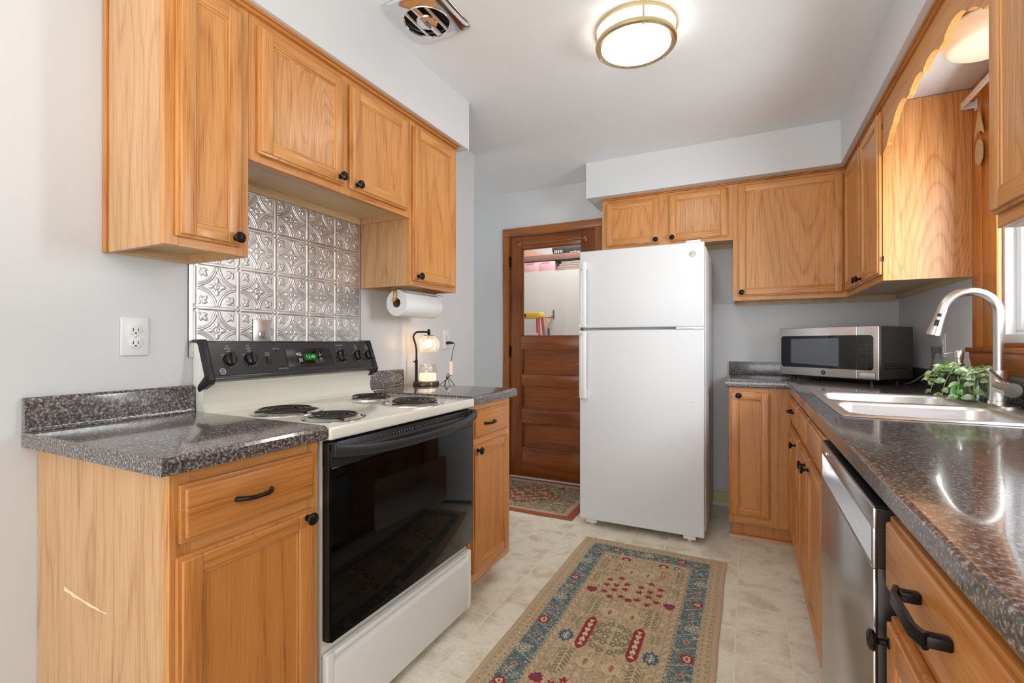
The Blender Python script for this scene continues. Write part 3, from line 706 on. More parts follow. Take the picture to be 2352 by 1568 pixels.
# control panel (tilted plane from A bottom-front to B top)
A = V3((.094, 0, 1.034)); B = V3((.050, 0, 1.152)); up = (B-A).normalized(); nr = V3((up.z, 0, -up.x)); yy_ = V3((0, 1, 0))
def px(p): return A+up*p[1]+nr*p[2]+yy_*p[0]          # (y, height along panel, outwards)
PH = (B-A).length
m = MB(); m.xf = px
m.box((RY0+.012, 0, -.02), (RY1-.012, PH, 0), .001, 1, 0)
m.box((RY0+.008, -.010, -.028), (RY1-.008, .006, .004), .004, 3, 0); m.box((RY0+.008, PH-.003, -.03), (RY1-.008, PH+.003, .003), .002, 2, 0)
m.box((1.262, .022, -.001), (1.487, .098, .0025), .0024, 2, 1)
pn = m.obj('control_panel', [CTRL, plain('black_display_surround', lin(18, 19, 21), .3)], t)
# end caps: bent black strips
for ya, yb in ((RY0-.004, RY0+.014), (RY1-.014, RY1+.004)):
    m = MB(); outer_ = [(.003, 1.150), (.003, 1.160), (.056, 1.160), (.106, 1.028), (.098, 1.012), (.040, .985), (.032, .998), (.040, 1.012), (.074, 1.038), (.038, 1.142), (.03, 1.150)]
    m.prism(outer_, 'y', ya, yb, .002); m.obj('end_cap', BLACKPL, t)
def panel_knob(y, w, r, ang=0, dial=False):
    m = MB(); m.xf = px
    m.lathe([(r*1.0, .0005), (r*1.0, .004), (r*.93, .010), (r*.9, .013), (r*.55, .016), (0, .0165)], (y, w, 0), (0, 0, 1), 32, 1 if dial else 0)
    c, s = math.cos(ang), math.sin(ang)
    f = lambda p: px((y+p[0]*c-p[1]*s, w+p[0]*s+p[1]*c, p[2]))
    m.box((-r*.24, -r*.95, .006), (r*.24, r*.95, .027), .003, 3, 0, f)
    return m.obj('knob', [BLACKPL, plain('dark_dial', lin(30, 31, 33), .25)], pn)
KN = [(1.038, .060, .0225), (1.114, .060, .0225), (1.541, .060, .026), (1.636, .060, .0215), (1.704, .060, .0205)]
for i, (y, w_, r) in enumerate(KN): panel_knob(y, w_, r, -.05, i == 2)
m = MB(); m.xf = px; m.box((1.177, .040, 0), (1.191, .066, .004), .001, 2, 0, None); m.box((1.178, .053, .003), (1.190, .065, .007), .001, 2, 1)
m.obj('light_switch', [BLACKPL, CTRL], pn)
m = MB(); m.xf = px
m.box((1.309, .033, .002), (1.441, .085, .004), .0015, 2, 0); m.box((1.340, .046, .0042), (1.404, .074, .0046), 0, 1, 1)
m.box((1.314, .064, .0042), (1.331, .079, .0052), .0008, 1, 2); m.box((1.314, .040, .0042), (1.331, .055, .0052), .0008, 1, 2)
for q in (.069, .047):
    s_ = 1 if q > .06 else -1
    m.bm.faces.new([m.bm.verts.new(px(p)) for p in ((1.416, q-.007*s_, .005), (1.427, q-.007*s_, .005), (1.4215, q+.010*s_, .005))]).material_index = 2
GREEN = plain('green_clock_display', lin(0, 40, 12), .3, emit=(0.0, .33, .06, 1), es=.10)
GRDG = plain('green_clock_digits', lin(60, 255, 120), .3, emit=(0.15, .8, .25, 1), es=.30)
BTN = plain('grey_button', lin(130, 132, 134), .4)
m.obj('clock', [BLACKGL, GREEN, BTN], pn)
m = MB(); m.text('12:45', .021, px((1.372, .060, .005)), (0, 1, 0), up, 0, scalex=1.0); m.obj('clock_digits', GRDG, pn, 0)
def lt(m, s_, y, w_, size, sx=1.0): m.text(s_, size, px((y, w_, .0006)), (0, 1, 0), up, 0, scalex=sx)
for i, (y, w_, r) in enumerate(KN):
    m = MB()
    if i == 2: lt(m, 'OVEN TEMP', y, w_+r+.024, .0062, 1.2); lt(m, 'OFF', y, w_+r+.009, .006)
    else:
        lt(m, 'FRONT' if i in (0, 4) else 'REAR', y, w_+r+.018, .0068, 1.1); lt(m, 'OFF', y, w_+r+.008, .0068, 1.2)
        lt(m, 'O O', y, w_+r+.030, .005); lt(m, 'O O', y, w_+r+.025, .005)
        lt(m, 'LO', y-r-.0015, w_+r*.75, .0055)
    for k in range(2, 17):
        a = PI/2+2*PI*k/18; ca, sa = math.cos(a), math.sin(a)
        if i == 2:
            if k % 2 == 0: lt(m, '%d' % (150+k*25), y+ca*(r*1.16), w_+sa*(r*1.16), .0042)
        else: m.box((r*1.13, -.0004, .0003), (r*1.13+.0035, .0004, .0006), 0, 1, 0, (lambda p, y=y, w_=w_, ca=ca, sa=sa: px((y+p[0]*ca-p[1]*sa, w_+p[0]*sa+p[1]*ca, p[2]))))
    m.obj('dial_marks', INK, pn, 0)
for grp in ((('OVEN', 1.184, .081), ('LIGHT', 1.184, .073)), (('UNIT ON', 1.224, .098),), (('OVEN CYCLE', 1.238, .018),)):
    m = MB()
    for a_ in grp: lt(m, *a_, .0062, 1.12)
    m.obj('lettering', INK, pn, 0)
m = MB()
for rr_ in (.0105, .0088):
    m.rings([[px((1.005+r2*math.cos(2*PI*j/40), .020+r2*math.sin(2*PI*j/40), .0006)) for j in range(40)] for r2 in (rr_, rr_-.0011)], 0, False, False)
lt(m, 'GE', 1.005, .020, .0098, .95); m.obj('round_monogram', INK, pn, 0)
for y, w_ in ((1.224, .087), (1.238, .028)):
    m = MB(); m.xf = px; m.lathe([(.0028, 0), (.0028, .0015), (.0015, .003), (0, .003)], (y, w_, 0), (0, 0, 1), 12)
    m.obj('indicator_light', plain('dark_red_lamp', lin(40, 10, 10), .2), pn)
# burners
for (x, y, rp, rc, ro) in ((.268, 1.112, .118, .094, .5), (.515, 1.085, .097, .074, 2.2), (.243, 1.543, .097, .074, 2.6), (.507, 1.487, .118, .094, 2.9)):
    m = MB(); m.lathe([(rp, -.0005), (rp, .0025), (rp*.97, .004), (rp*.90, .0035), (rp*.86, -.001), (rp*.6, -.012), (rp*.25, -.016), (0, -.016)], (x, y, KT), (0, 0, 1), 56, cap=False)
    dp = m.obj('drip_pan', CHROME, t)
    m = MB(); turns = 4.0 if rc > .08 else 3.2; pts = []; n = int(turns*34)
    for k in range(n+1):
        q = k/n; a = ro+q*turns*2*PI; rr_ = .016+(rc-.016)*q; pts.append((x+rr_*math.cos(a), y+rr_*math.sin(a), KT+.011))
    m.tube(pts, .0039, 10)
    for j in range(3):
        a = ro+j*2*PI/3; m.box((-.0015, .0, .0015), (.0015, rc+.004, .0065), 0, 1, 0, rot_xf(V3((x, y, KT)), V3((math.cos(a), math.sin(a), 0)), V3((-math.sin(a), math.cos(a), 0)), V3((0, 0, 1))))
    m.lathe([(.012, .001), (.012, .010), (0, .011)], (x, y, KT), (0, 0, 1), 20)
    m.obj('burner_coil', COIL, t)
# oven door
OX = .634
m = MB(); m.box((.600, RY0+.004, .312), (OX-.008, RY1-.004, .868), .003, 2, 0)
m.box((OX-.010, RY0+.006, .314), (OX, RY1-.006, .800), .0025, 2, 1)
m.prism([(.598, .800), (OX-.002, .800), (OX-.001, .838), (OX-.004, .842), (.604, .872), (.598, .872)], 'y', RY0+.006, RY1-.006, .0008)
od = m.obj('oven_door', [BLACKPL, OVENGL], t)
m = MB(); r_ = rrect(0, .394, 0, .160, .02, 0); q = bmesh.new(); q.faces.new([q.verts.new((OX+.0004, 1.133+p[0], .560+p[1])) for p in r_]); m._merge(q, 0)
m.obj('oven_window', plain('smoky_glass', lin(17, 16, 16), .07, spec=.2), od)
m = MB()
for k in range(46):
    y = 1.02+k*(.65/46); m.box((-.0014, -.017, -.001), (.0014, .017, .003), 0, 1, 0, rot_xf(V3((.6175, y, .8595)), V3((0, .94, .34)), V3((.62, -.26, -.62)), V3((.70, .0, .70))))
m.obj('vent_louver', CTRL, od)
m = MB(); R2 = []
for k in range(33):
    q = k/32; y = RY0+.008+q*(RY1-RY0-.016); b_ = 1-abs(2*q-1)**2.6; xo = OX+.012+.042*b_; th = .008
    zc = .850-.022*b_; hh = .019-.005*b_
    dy = -(2*q-1)*.0
    R2.append([(xo, y, zc-hh), (xo+.006, y, zc-hh*.7), (xo+.009, y, zc), (xo+.006, y, zc+hh*.8), (xo, y, zc+hh), (xo-th, y, zc+hh*.7), (xo-th, y, zc-hh*.7)])
m.rings(R2)
for ya, yb in ((RY0+.006, RY0+.03), (RY1-.03, RY1-.006)): m.box((OX-.004, ya, .830), (OX+.016, yb, .869), .004)
m.obj('handle', plain('satin_black', lin(36, 38, 41), .35), od)
m = MB()
m.box((.600, RY0+.002, .032), (.612, RY1-.002, .276), .004, 3); 
m.prism([(.611, .034), (.622, .040), (.622, .235), (.614, .250), (.620, .262), (.620, .272), (.611, .276)], 'y', RY0+.03, RY1-.03, .002)
for a, b in ((RY0+.002, RY0+.032), (RY1-.032, RY1-.002)): m.box((.611, a, .034), (.6215, b, .275), .004, 3)
m.obj('storage_drawer', plain('white_enamel', lin(226, 226, 222), .2, coat=.4), t)

# ------------------------------------------------------------------ tin backsplash
def tin():
    y0, y1, z0, z1 = .9415, 1.7225, 1.10, 1.7115; st = .00155
    ny = int((y1-y0)/st)+1; nz = int((z1-z0)/st)+1
    Y, Z = np.meshgrid(np.linspace(y0, y1, ny), np.linspace(z0, z1, nz), indexing='ij')
    p = .1524; s = ((Y-.960)/p); q = ((Z-1.2673)/p)
    s = (s-np.floor(s))*2-1; q = (q-np.floor(q))*2-1        # tile coords -1..1, lines at +-1
    h = np.zeros_like(s)
    def ridge(d, w, a): return a*np.exp(-(d/w)**2)
    S_, Q = np.abs(s), np.abs(q)
    # bars on the tile borders, stud at the crossings
    bar = lambda e, l: np.where(l < .84, np.clip((.060-np.abs(1-e))/.03, 0, 1)*1.0+np.where(np.abs(np.abs(1-e)-.10) < .022, -.35, 0), 0)
    h += bar(S_, Q)+bar(Q, S_)
    dc = np.hypot(1-S_, 1-Q); h += np.clip((.07-dc)/.04, 0, 1)*1.3-np.exp(-((dc-.12)/.03)**2)*.3
    dcc = np.hypot(1-S_, 1-Q)
    ins = np.clip((.90-np.maximum(S_, Q))/.04, 0, 1)
    h += ins*(ridge(dcc-.995, .024, .9)+ridge(dcc-.905, .022, .8)-ridge(dcc-1.045, .018, .35)-ridge(dcc-.855, .018, .35))
    # four-petal flower
    r = np.hypot(s, q)
    h += ridge(r-.07, .03, .7)+np.clip((.04-r)/.03, 0, 1)*.5
    for cx, cy in ((.27, 0), (-.27, 0), (0, .27), (0, -.27)):
        al, ac = (np.abs(s-cx), np.abs(q-cy)) if cx else (np.abs(q-cy), np.abs(s-cx))
        e = np.sqrt((al/.135)**2+(ac/.085)**2); h += np.clip(1.1-e, 0, .7)*1.3-np.exp(-((e-1.15)/.15)**2)*.25
        for k in (-1, 1):
            ox, oy = (cx*.62, k*.10) if cx else (k*.10, cy*.62)
            e = np.hypot(s-ox, q-oy)/.05; h += np.clip(1.1-e, 0, .6)*.8
    # leaf in each corner pointing at the crossing
    a_ = (1-S_); b_ = (1-Q)                                     # from the corner
    t_d = (a_+b_)/math.sqrt(2); p_d = (a_-b_)/math.sqrt(2)       # along / across the diagonal, from the crossing
    for ang, L_, wd, tc, pc in ((0, .17, .075, .60, 0), (52, .13, .055, .50, .10), (-52, .13, .055, .50, -.10), (0, .07, .02, .33, 0)):
        an = math.radians(ang); u = (t_d-tc)*math.cos(an)+(p_d-pc)*math.sin(an); v = -(t_d-tc)*math.sin(an)+(p_d-pc)*math.cos(an)
        e = np.sqrt((u/L_)**2+(v/(wd*np.clip(1.15-.5*u/L_, .3, 1.6)))**2)
        h = np.maximum(h, np.clip(1.1-e, 0, .45)*2.3-np.clip(1-e, 0, 1)*np.exp(-(v/.014)**2)*.5)-np.exp(-((e-1.22)/.12)**2)*.22
    h = h*.0012
    edge = np.minimum(np.minimum(Y-y0, y1-Y), np.minimum(Z-z0, z1-Z))
    h = np.where(edge < .004, .0005, h)
    h = np.where(Y < .956, .0012, h)
    # patina settles in the pressed hollows
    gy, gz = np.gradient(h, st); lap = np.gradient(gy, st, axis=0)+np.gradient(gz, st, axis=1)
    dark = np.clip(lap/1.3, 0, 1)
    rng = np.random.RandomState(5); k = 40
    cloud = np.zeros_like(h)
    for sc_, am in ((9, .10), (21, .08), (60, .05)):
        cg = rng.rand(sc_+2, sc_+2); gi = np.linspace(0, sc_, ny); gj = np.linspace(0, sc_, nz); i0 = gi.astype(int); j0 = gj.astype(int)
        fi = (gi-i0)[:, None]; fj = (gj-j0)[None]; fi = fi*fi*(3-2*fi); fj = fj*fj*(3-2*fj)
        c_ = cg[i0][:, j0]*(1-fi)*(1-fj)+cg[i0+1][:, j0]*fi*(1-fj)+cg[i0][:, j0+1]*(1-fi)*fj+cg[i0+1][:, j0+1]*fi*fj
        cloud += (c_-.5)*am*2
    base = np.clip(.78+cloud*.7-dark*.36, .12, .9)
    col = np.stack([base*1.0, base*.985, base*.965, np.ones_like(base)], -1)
    co = np.stack([.0045+np.maximum(h, -.0009), Y, Z], -1).reshape(-1, 3)
    idx = np.arange(ny*nz).reshape(ny, nz)
    f = np.stack([idx[:-1, :-1], idx[1:, :-1], idx[1:, 1:], idx[:-1, 1:]], -1).reshape(-1, 4)
    return co, f, col.reshape(-1, 4)
def mesh_np(name, co, f, col, mat, smooth=True, parent=None):
    me = bpy.data.meshes.new(name); me.vertices.add(len(co)); me.vertices.foreach_set('co', co.astype(np.float32).ravel())
    me.loops.add(f.size); me.loops.foreach_set('vertex_index', f.ravel().astype(np.int32))
    me.polygons.add(len(f)); me.polygons.foreach_set('loop_start', np.arange(0, f.size, 4, dtype=np.int32)); me.polygons.foreach_set('loop_total', np.full(len(f), 4, dtype=np.int32))
    me.update(); at = me.color_attributes.new('pattern', 'FLOAT_COLOR', 'POINT'); at.data.foreach_set('color', col.astype(np.float32).ravel())
    me.materials.append(mat)
    if smooth: me.shade_smooth()
    o = bpy.data.objects.new(name, me); C.objects.link(o); o.parent = parent; return o
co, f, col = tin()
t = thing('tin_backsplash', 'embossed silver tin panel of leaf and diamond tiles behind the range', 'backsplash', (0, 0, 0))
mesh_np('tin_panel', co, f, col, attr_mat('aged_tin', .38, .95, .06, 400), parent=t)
m = MB(); m.box((.0005, .9415, 1.10), (.0022, 1.7225, 1.7115)); m.obj('backing', plain('tin_back', lin(120, 120, 118), .4, .8), t)
m = MB(); m.prism([(.000+.0005, 1.7225), (.0075, 1.7225), (.006, 1.7255), (.0005, 1.7258)], 'z', 1.10, 1.7115); m.obj('edge_trim', plain('dull_metal', lin(120, 116, 112), .35, 1.0), t)

# outlets
def outlet(label, y, z, metal=False, used=None, xw=0.0):
    t = thing('wall_outlet', label, 'outlet', (xw, y, z))
    m = MB(); hw, hh = .037, .058; x0 = xw+(.0005 if not metal else .0065)
    m.box((x0, y-hw, z-hh), (x0+.0055, y+hw, z+hh), .003, 3); pl = m.obj('plate', plain('satin_steel_plate', lin(205, 203, 198), .3, 1.0) if metal else WHITEPL, t)
    for s in ((1, -1) if not metal else (0,)):
        m = MB(); zc = z+s*.0195
        pts = [(y+.0172*math.cos(a), zc+min(max(.0172*math.sin(a), -.0145), .0145)) for a in [2*PI*k/28 for k in range(28)]]
        m.prism(pts, 'x', x0+.004, x0+.0085, .0008); rc_ = m.obj('receptacle', plain('steel_socket', lin(170, 168, 162), .3, .8) if metal else WHITEPL, t)
        m = MB()
        for yy, h_ in ((-.0065, .0048), (.0065, .0038)): m.box((x0+.0083, y+yy-.001, zc+.001-h_), (x0+.0088, y+yy+.001, zc+.001+h_))
        m.lathe([(.0024, 0), (.0024, .0004), (0, .0004)], (x0+.0084, y, zc-.0088), (1, 0, 0), 12); m.obj('slot', DARK, rc_, 0)
    m = MB(); m.lathe([(.003, 0), (.003, .0012), (0, .0016)], (x0+.0052, y, z if not metal else z+.045), (1, 0, 0), 12); m.obj('screw', CHROME, t)
    return t
outlet('white duplex wall outlet left of the tin backsplash', .7875, 1.168)
outlet('metal-covered outlet on the tin backsplash just above the range', 1.205, 1.180, True)
outlet('white duplex wall outlet behind the candle lamp, with a black plug in it', 2.452, 1.168)

# ------------------------------------------------------------------ paper towel holder and roll
t = thing('paper_towel_holder', 'brass paper towel holder screwed under the wall cabinet', 'paper towel holder', (.17, 1.8, Z0))
m = MB(); rx, rz_ = .165, 1.352
m.box((rx-.012, 1.772, Z0-.003), (rx+.012, 2.11, Z0+.0), .001); m.box((rx-.0065, 1.778, rz_-.003), (rx+.0065, 1.788, Z0-.002), .002)
m.tube([(rx, 1.776, rz_), (rx, 2.096, rz_)], .0075, 18); m.tube([(rx, 1.776, rz_), (rx, 1.772, rz_)], .0105, 18)
m.box((rx-.0065, 2.096, rz_-.003), (rx+.0065, 2.106, Z0-.002), .002)
m.obj('bracket', BRASS, t)
t = thing('paper_towel_roll', 'white paper towel roll hanging under the wall cabinet', 'paper towel roll', (rx, 1.94, rz_-.013))
m = MB(); cz_ = rz_-.0125; ya, yb = 1.797, 2.090; R0 = .064; n = 56
def ring_(r, y): return [(rx+r*math.cos(2*PI*j/n), y, cz_+r*math.sin(2*PI*j/n)) for j in range(n)]
m.rings([ring_(.0225, ya), ring_(R0*.97, ya), ring_(R0, ya+.003), ring_(R0, yb-.003), ring_(R0*.97, yb), ring_(.0225, yb)], 0, False, False)
# loose sheet at the top
rr_ = []
for k in range(14):
    a = math.radians(120-k*6.5); r_2 = R0+.0012+max(0, k-6)**1.6*.0009
    rr_.append((rx+r_2*math.cos(a), cz_+r_2*math.sin(a)))
t2 = [(x+.0008, z+.0012) for x, z in rr_]
m.prism(rr_+t2[::-1], 'y', ya+.002, yb+.004)
m.obj('roll', WHITEPAPER, t)
m = MB(); m.rings([ring_(.0225, ya+.001), ring_(.0225, yb-.001)], 0, False, False); m.rings([ring_(.0215, ya+.001), ring_(.0215, yb-.001)], 0, False, False)
m.obj('cardboard_core', plain('cardboard', lin(150, 122, 92), .9), t)

# ------------------------------------------------------------------ candle warmer lamp, candle jar, cord
LX, LY = .120, 2.09
t = thing('candle_warmer_lamp', 'bronze candle warmer lamp with a cut-glass shade, on the far left counter', 'lamp', (LX, LY, CT))
WAL = plain('dark_walnut_base', lin(74, 38, 28), .35, coat=.3)
m = MB(); m.lathe([(.066, 0), (.070, .003), (.070, .019), (.068, .022), (0, .022)], (LX, LY, CT), (0, 0, 1), 48); m.obj('base', WAL, t)
dl = V3((.8, .6, 0)).normalized(); P0 = V3((LX, LY, CT+.022))-dl*.048+V3((-.012, .012, 0))
m = MB(); m.tube([P0, P0+V3((0, 0, .115))], .0075, 16); m.lathe([(.0095, 0), (.0095, .004), (.007, .005)], P0+V3((0, 0, 0)), (0, 0, 1), 16)
m.tube([P0+V3((0, 0, .105))-dl*.004, P0+V3((0, 0, .105))-dl*.016], .0042, 12)
top = 1.2075-P0.z
path = [P0+V3((0, 0, .10)), P0+V3((0, 0, .165)), P0+V3((0, 0, .195))-dl*.004, P0+V3((0, 0, .225))-dl*.013, P0+V3((0, 0, top-.028))-dl*.016, P0+V3((0, 0, top-.012))-dl*.010, P0+V3((0, 0, top-.003))-dl*.0, P0+V3((0, 0, top))+dl*.014, P0+V3((0, 0, top))+dl*.060]
def smooth_path(p, k=5):
    out = []
    for i in range(len(p)-1):
        a, b, c, d = p[max(i-1, 0)], p[i], p[i+1], p[min(i+2, len(p)-1)]
        for j in range(k):
            s = j/k; out.append(.5*((2*b)+(c-a)*s+(2*a-5*b+4*c-d)*s*s+(3*b-a-3*c+d)*s**3))
    return out+[p[-1]]
m.tube(smooth_path([V3(p) for p in path]), .0052, 14)
HC = P0+V3((0, 0, top))+dl*.066
m.lathe([(0, .016), (.006, .014), (.0085, .008), (.009, 0), (.0085, -.008), (.006, -.015), (.004, -.018)], HC, (0, 0, 1), 20)
m.lathe([(.027, -.018), (.027, -.0205), (.0, -.0205)], HC, (0, 0, 1), 28)
m.obj('stand', BRONZE, t)
SH = HC+V3((0, 0, -.0205))
cg = glass('cut_glass', (1, .97, .93, 1), .16, .08, .12)
m = MB(); rings_ = []; n = 96; NR_ = 26
for i in range(NR_+1):
    q = i/NR_; th_ = .42+q*(2.42-.42); r_ = .0565*math.sin(th_)**.9; h_ = -.001-.0475*(math.cos(.42)-math.cos(th_))/(math.cos(.42)) 
    row = []
    for j in range(n):
        a = 2*PI*j/n; f_ = 1+.075*min(abs(math.sin(6*a+q*5.5)), abs(math.sin(6*a-q*5.5)))-.02
        row.append(SH+V3((r_*f_*math.cos(a), r_*f_*math.sin(a), h_)))
    rings_.append(row)
m.rings(rings_, 0, False, False)
m.obj('shade', cg, t, 12)
BULB = plain('warm_bulb', lin(255, 230, 190), .4, emit=(1, .66, .34, 1), es=26)
m = MB(); m.lathe([(0, -.002), (.010, -.004), (.012, -.012), (.012, -.02)], SH, (0, 0, 1), 16, 1); m.lathe([(.010, -.02), (.017, -.035), (.018, -.048), (.013, -.060), (0, -.064)], SH, (0, 0, 1), 20, 0)
m.obj('bulb', [BULB, BRASS], t)
t = thing('candle_jar', 'embossed glass jar candle glowing under the lamp shade', 'candle', (LX+.008, LY, CT+.022))
JC = V3((LX+.010, LY+.004, CT+.0225))
def lattice(r0, z0, z1, n=60, nz=16, amp=.02):
    rings_ = []
    for i in range(nz+1):
        q = i/nz; rings_.append([JC+V3((r0*(1+amp*abs(math.sin(10*2*PI*j/n/1+q*9))*abs(math.sin(10*2*PI*j/n-q*9)))*math.cos(2*PI*j/n), r0*(1+amp*abs(math.sin(10*2*PI*j/n+q*9))*abs(math.sin(10*2*PI*j/n-q*9)))*math.sin(2*PI*j/n), z0+(z1-z0)*q)) for j in range(n)])
    return rings_
m = MB(); m.rings([[JC+V3((r_*math.cos(2*PI*j/60), r_*math.sin(2*PI*j/60), h_)) for j in range(60)] for r_, h_ in ((.044, 0), (.0475, .003))]+lattice(.048, .006, .062)+[[JC+V3((r_*math.cos(2*PI*j/60), r_*math.sin(2*PI*j/60), h_)) for j in range(60)] for r_, h_ in ((.047, .066), (.042, .074), (.0415, .080), (.0435, .082), (.0435, .088), (.041, .089), (.040, .080))], 0, False, False)
m.obj('jar', glass('jar_glass', (.95, .93, .9, 1), .10, .05, .12), t, 20)
m = MB(); m.lathe([(.0, .003), (.0445, .003), (.0455, .006), (.0455, .042), (.0, .042)], JC, (0, 0, 1), 40)
WAX = plain('glowing_cream_wax', lin(250, 228, 188), .5, emit=(1, .80, .52, 1), es=.7); m.obj('wax', WAX, t)  # wax given its own emission, though only the bulb lights it
# cord
t = thing('lamp_cord', 'black lamp cord with an inline switch running up to the far left outlet', 'cord', (.1, 2.2, CT))
BLKC = plain('black_cord', lin(18, 18, 18), .5)
py, pz = 2.452, 1.1485
m = MB(); m.box((.0098, py-.011, pz-.009), (.030, py+.011, pz+.009), .004, 3); m.tube([(.028, py, pz), (.040, py+.008, pz), (.052, py+.012, pz-.001)], [.0085, .007, .004], 12)
m.obj('plug', BLKC, t)
zc0 = CT+.0025
T0, B0 = V3((.128, 2.320, 1.036)), V3((.150, 2.285, .965)); KN_ = V3((.200, 2.168, .950))
pa = [V3((.05, py+.011, pz)), V3((.064, py+.006, pz-.010)), V3((.078, py-.030, 1.114)), V3((.105, py-.085, 1.075)), T0]
m = MB(); m.tube(smooth_path(pa), .0018, 8)
m.tube(smooth_path([B0, V3((.165, 2.24, .955)), V3((.185, 2.19, .962)), KN_, V3((.19, 2.15, .935)), V3((.178, 2.142, zc0+.002)), V3((.172, 2.125, zc0+.003))]), .0018, 8)
for k, e_ in enumerate((V3((.277, 2.129, zc0)), V3((.268, 2.100, zc0)), V3((.246, 2.090, zc0)), V3((.225, 2.110, zc0)))):
    m.tube(smooth_path([KN_, KN_+V3((.006+.003*k, -.004, .014-.002*k)), (KN_+e_)/2+V3((0, 0, .012-.002*k)), e_]), .0018, 8)
m.tube(smooth_path([KN_, KN_+V3((-.004, .006, .016)), KN_+V3((.010, .004, .030)), KN_+V3((.018, -.006, .018)), KN_]), .0018, 8)
m.obj('cable', BLKC, t)
ax_ = (T0-B0).normalized(); sx_ = V3((.8, .55, 0)); sx_ = (sx_-ax_*sx_.dot(ax_)).normalized()
m = MB(); m.box((-.010, -.006, -.004), (.010, .006, (T0-B0).length+.004), .004, 3, 0, rot_xf(B0, sx_, ax_.cross(sx_), ax_)); m.obj('inline_switch', plain('pinkish_white_plastic', lin(232, 212, 208), .4), t)

# ------------------------------------------------------------------ refrigerator
FX0, FX1, FYF, FYB = .7174, 1.4523, 2.894, 3.63
t = thing('refrigerator', 'white top-freezer refrigerator standing below the small two-door cabinet', 'refrigerator', ((FX0+FX1)/2, 3.3, 0))
m = MB(); m.box((FX0+.004, FYF+.065, .055), (FX1+.004, FYB, 1.706), .004); m.obj('body', WHITE, t)
m = MB(); m.box((FX0, FYF, .040), (FX1, FYF+.062, 1.2265), .008, 4); fd = m.obj('fridge_door', WHITE, t)
m = MB(); m.box((FX0, FYF, 1.2405), (FX1, FYF+.062, 1.7245), .008, 4); zd = m.obj('freezer_door', WHITE, t)
def fhandle(z0, z1, par, knobend):
    m = MB(); x0, x1 = FX0+.012, FX0+.050
    m.prism([(x0-.012, FYF+.004), (x0-.012, FYF-.010), (x0+.002, FYF-.014), (x0+.010, FYF-.004), (x0+.010, FYF+.004)], 'z', z0, z1, .002)
    m.box((x0+.018, FYF-.050, z0), (x1+.006, FYF-.030, z1), .006, 3)
    za, zb = (z0, z0+.05) if knobend == 'low' else (z1-.05, z1)
    m.box((x0+.004, FYF-.045, za), (x1+.004, FYF+.001, zb), .006, 3)
    ya, yb = (z1-.02, z1) if knobend == 'low' else (z0, z0+.02)
    m.box((x0-.004, FYF-.045, ya), (x1, FYF+.001, yb), .005, 3)
    m.obj('handle', WHITEPL, par)
fhandle(1.243, 1.655, zd, 'high'); fhandle(.800, 1.222, fd, 'low')
m = MB(); m.lathe([(.019, 0), (.019, .002), (.017, .0028), (0, .0028)], (1.392, FYF, 1.656), (0, -1, 0), 36, 0)
bd = m.obj('badge', plain('silver_badge', lin(196, 194, 186), .35, .3), zd)
m = MB(); 
for r2 in (.0145,): m.rings([[(1.392+r_*math.cos(2*PI*j/40), FYF-.0031, 1.656+r_*math.sin(2*PI*j/40)) for j in range(40)] for r_ in (r2, r2-.0014)], 0, False, False)
m.text('GE', .014, (1.392, FYF-.003, 1.656), (1, 0, 0), (0, 0, 1)); m.obj('badge_letters', plain('grey_ink', lin(130, 128, 122), .4), bd, 0)
m = MB(); m.box((1.30, FYF-.004, 1.2268), (FX1-.002, FYF+.05, 1.2402), .002); m.box((1.33, FYF-.008, 1.231), (1.40, FYF+.01, 1.236), .002); m.obj('hinge', WHITEPL, t)
m = MB(); m.box((FX1-.10, FYF+.01, 1.7247), (FX1-.02, FYF+.10, 1.738), .004); m.obj('top_hinge_cover', WHITEPL, t)
m = MB(); m.lathe([(.006, 0), (.005, .003), (0, .004)], (1.392, FYF, .815), (0, -1, 0), 16); m.obj('door_plug', WHITEPL, fd)
for xx in (.785, 1.37):
    m = MB(); m.box((xx-.035, FYF+.025, .012), (xx+.035, FYF+.09, .044), .004); m.lathe([(.015, 0), (.015, .008), (.006, .010), (.006, .03)], (xx, FYF+.055, 0), (0, 0, 1), 16); m.obj('foot', WHITEPL, t)
for xx in (.80, 1.36):
    m = MB(); m.tube([(xx-.015, FYB-.06, .022), (xx+.015, FYB-.06, .022)], .022, 18); m.box((xx-.02, FYB-.075, .02), (xx+.02, FYB-.045, .056)); m.obj('roller', BLACKPL, t)

# ------------------------------------------------------------------ microwave
fl = V3((1.849, 3.352)); frp = V3((2.272, 3.000)); dx_ = (frp-fl); Wm = dx_.length; ang = math.atan2(dx_.y, dx_.x)
t = thing('microwave', 'stainless steel and black microwave angled in the counter corner', 'microwave', (fl.x, fl.y, CR), rz=ang)
def mw(x0, y0, z0, x1, y1, z1, bev=0.0, mat=0, mm=None): mm.box((x0, y0, z0), (x1, y1, z1), bev, 3, mat)
def mwobj(m, name, mats, parent=None, sm=40, rel=None):
    me = bpy.data.meshes.new(name); m.bm.normal_update(); m.bm.to_mesh(me); m.bm.free()
    for q in mats: me.materials.append(q)
    o = bpy.data.objects.new(name, me); C.objects.link(o); o.parent = parent or t
    if sm: me.shade_smooth(); me.set_sharp_from_angle(angle=math.radians(sm))
    return o
zb, zt = .027, .305; Dp = .315
m = MB(); mw(.004, .022, zb, Wm-.004, Dp, zt, .006, 0, m); mwobj(m, 'body', [plain('dark_grey_steel', lin(104, 100, 98), .45, .3)])
m = MB(); SPL = .445*Wm/.55; mw(0, 0, zb, SPL, .024, zt, .004, 0, m); md = mwobj(m, 'door', [STEELX])
m = MB(); mw(SPL+.0015, 0, zb, Wm, .024, zt, .004, 0, m); cp = mwobj(m, 'control_panel', [STEELX])
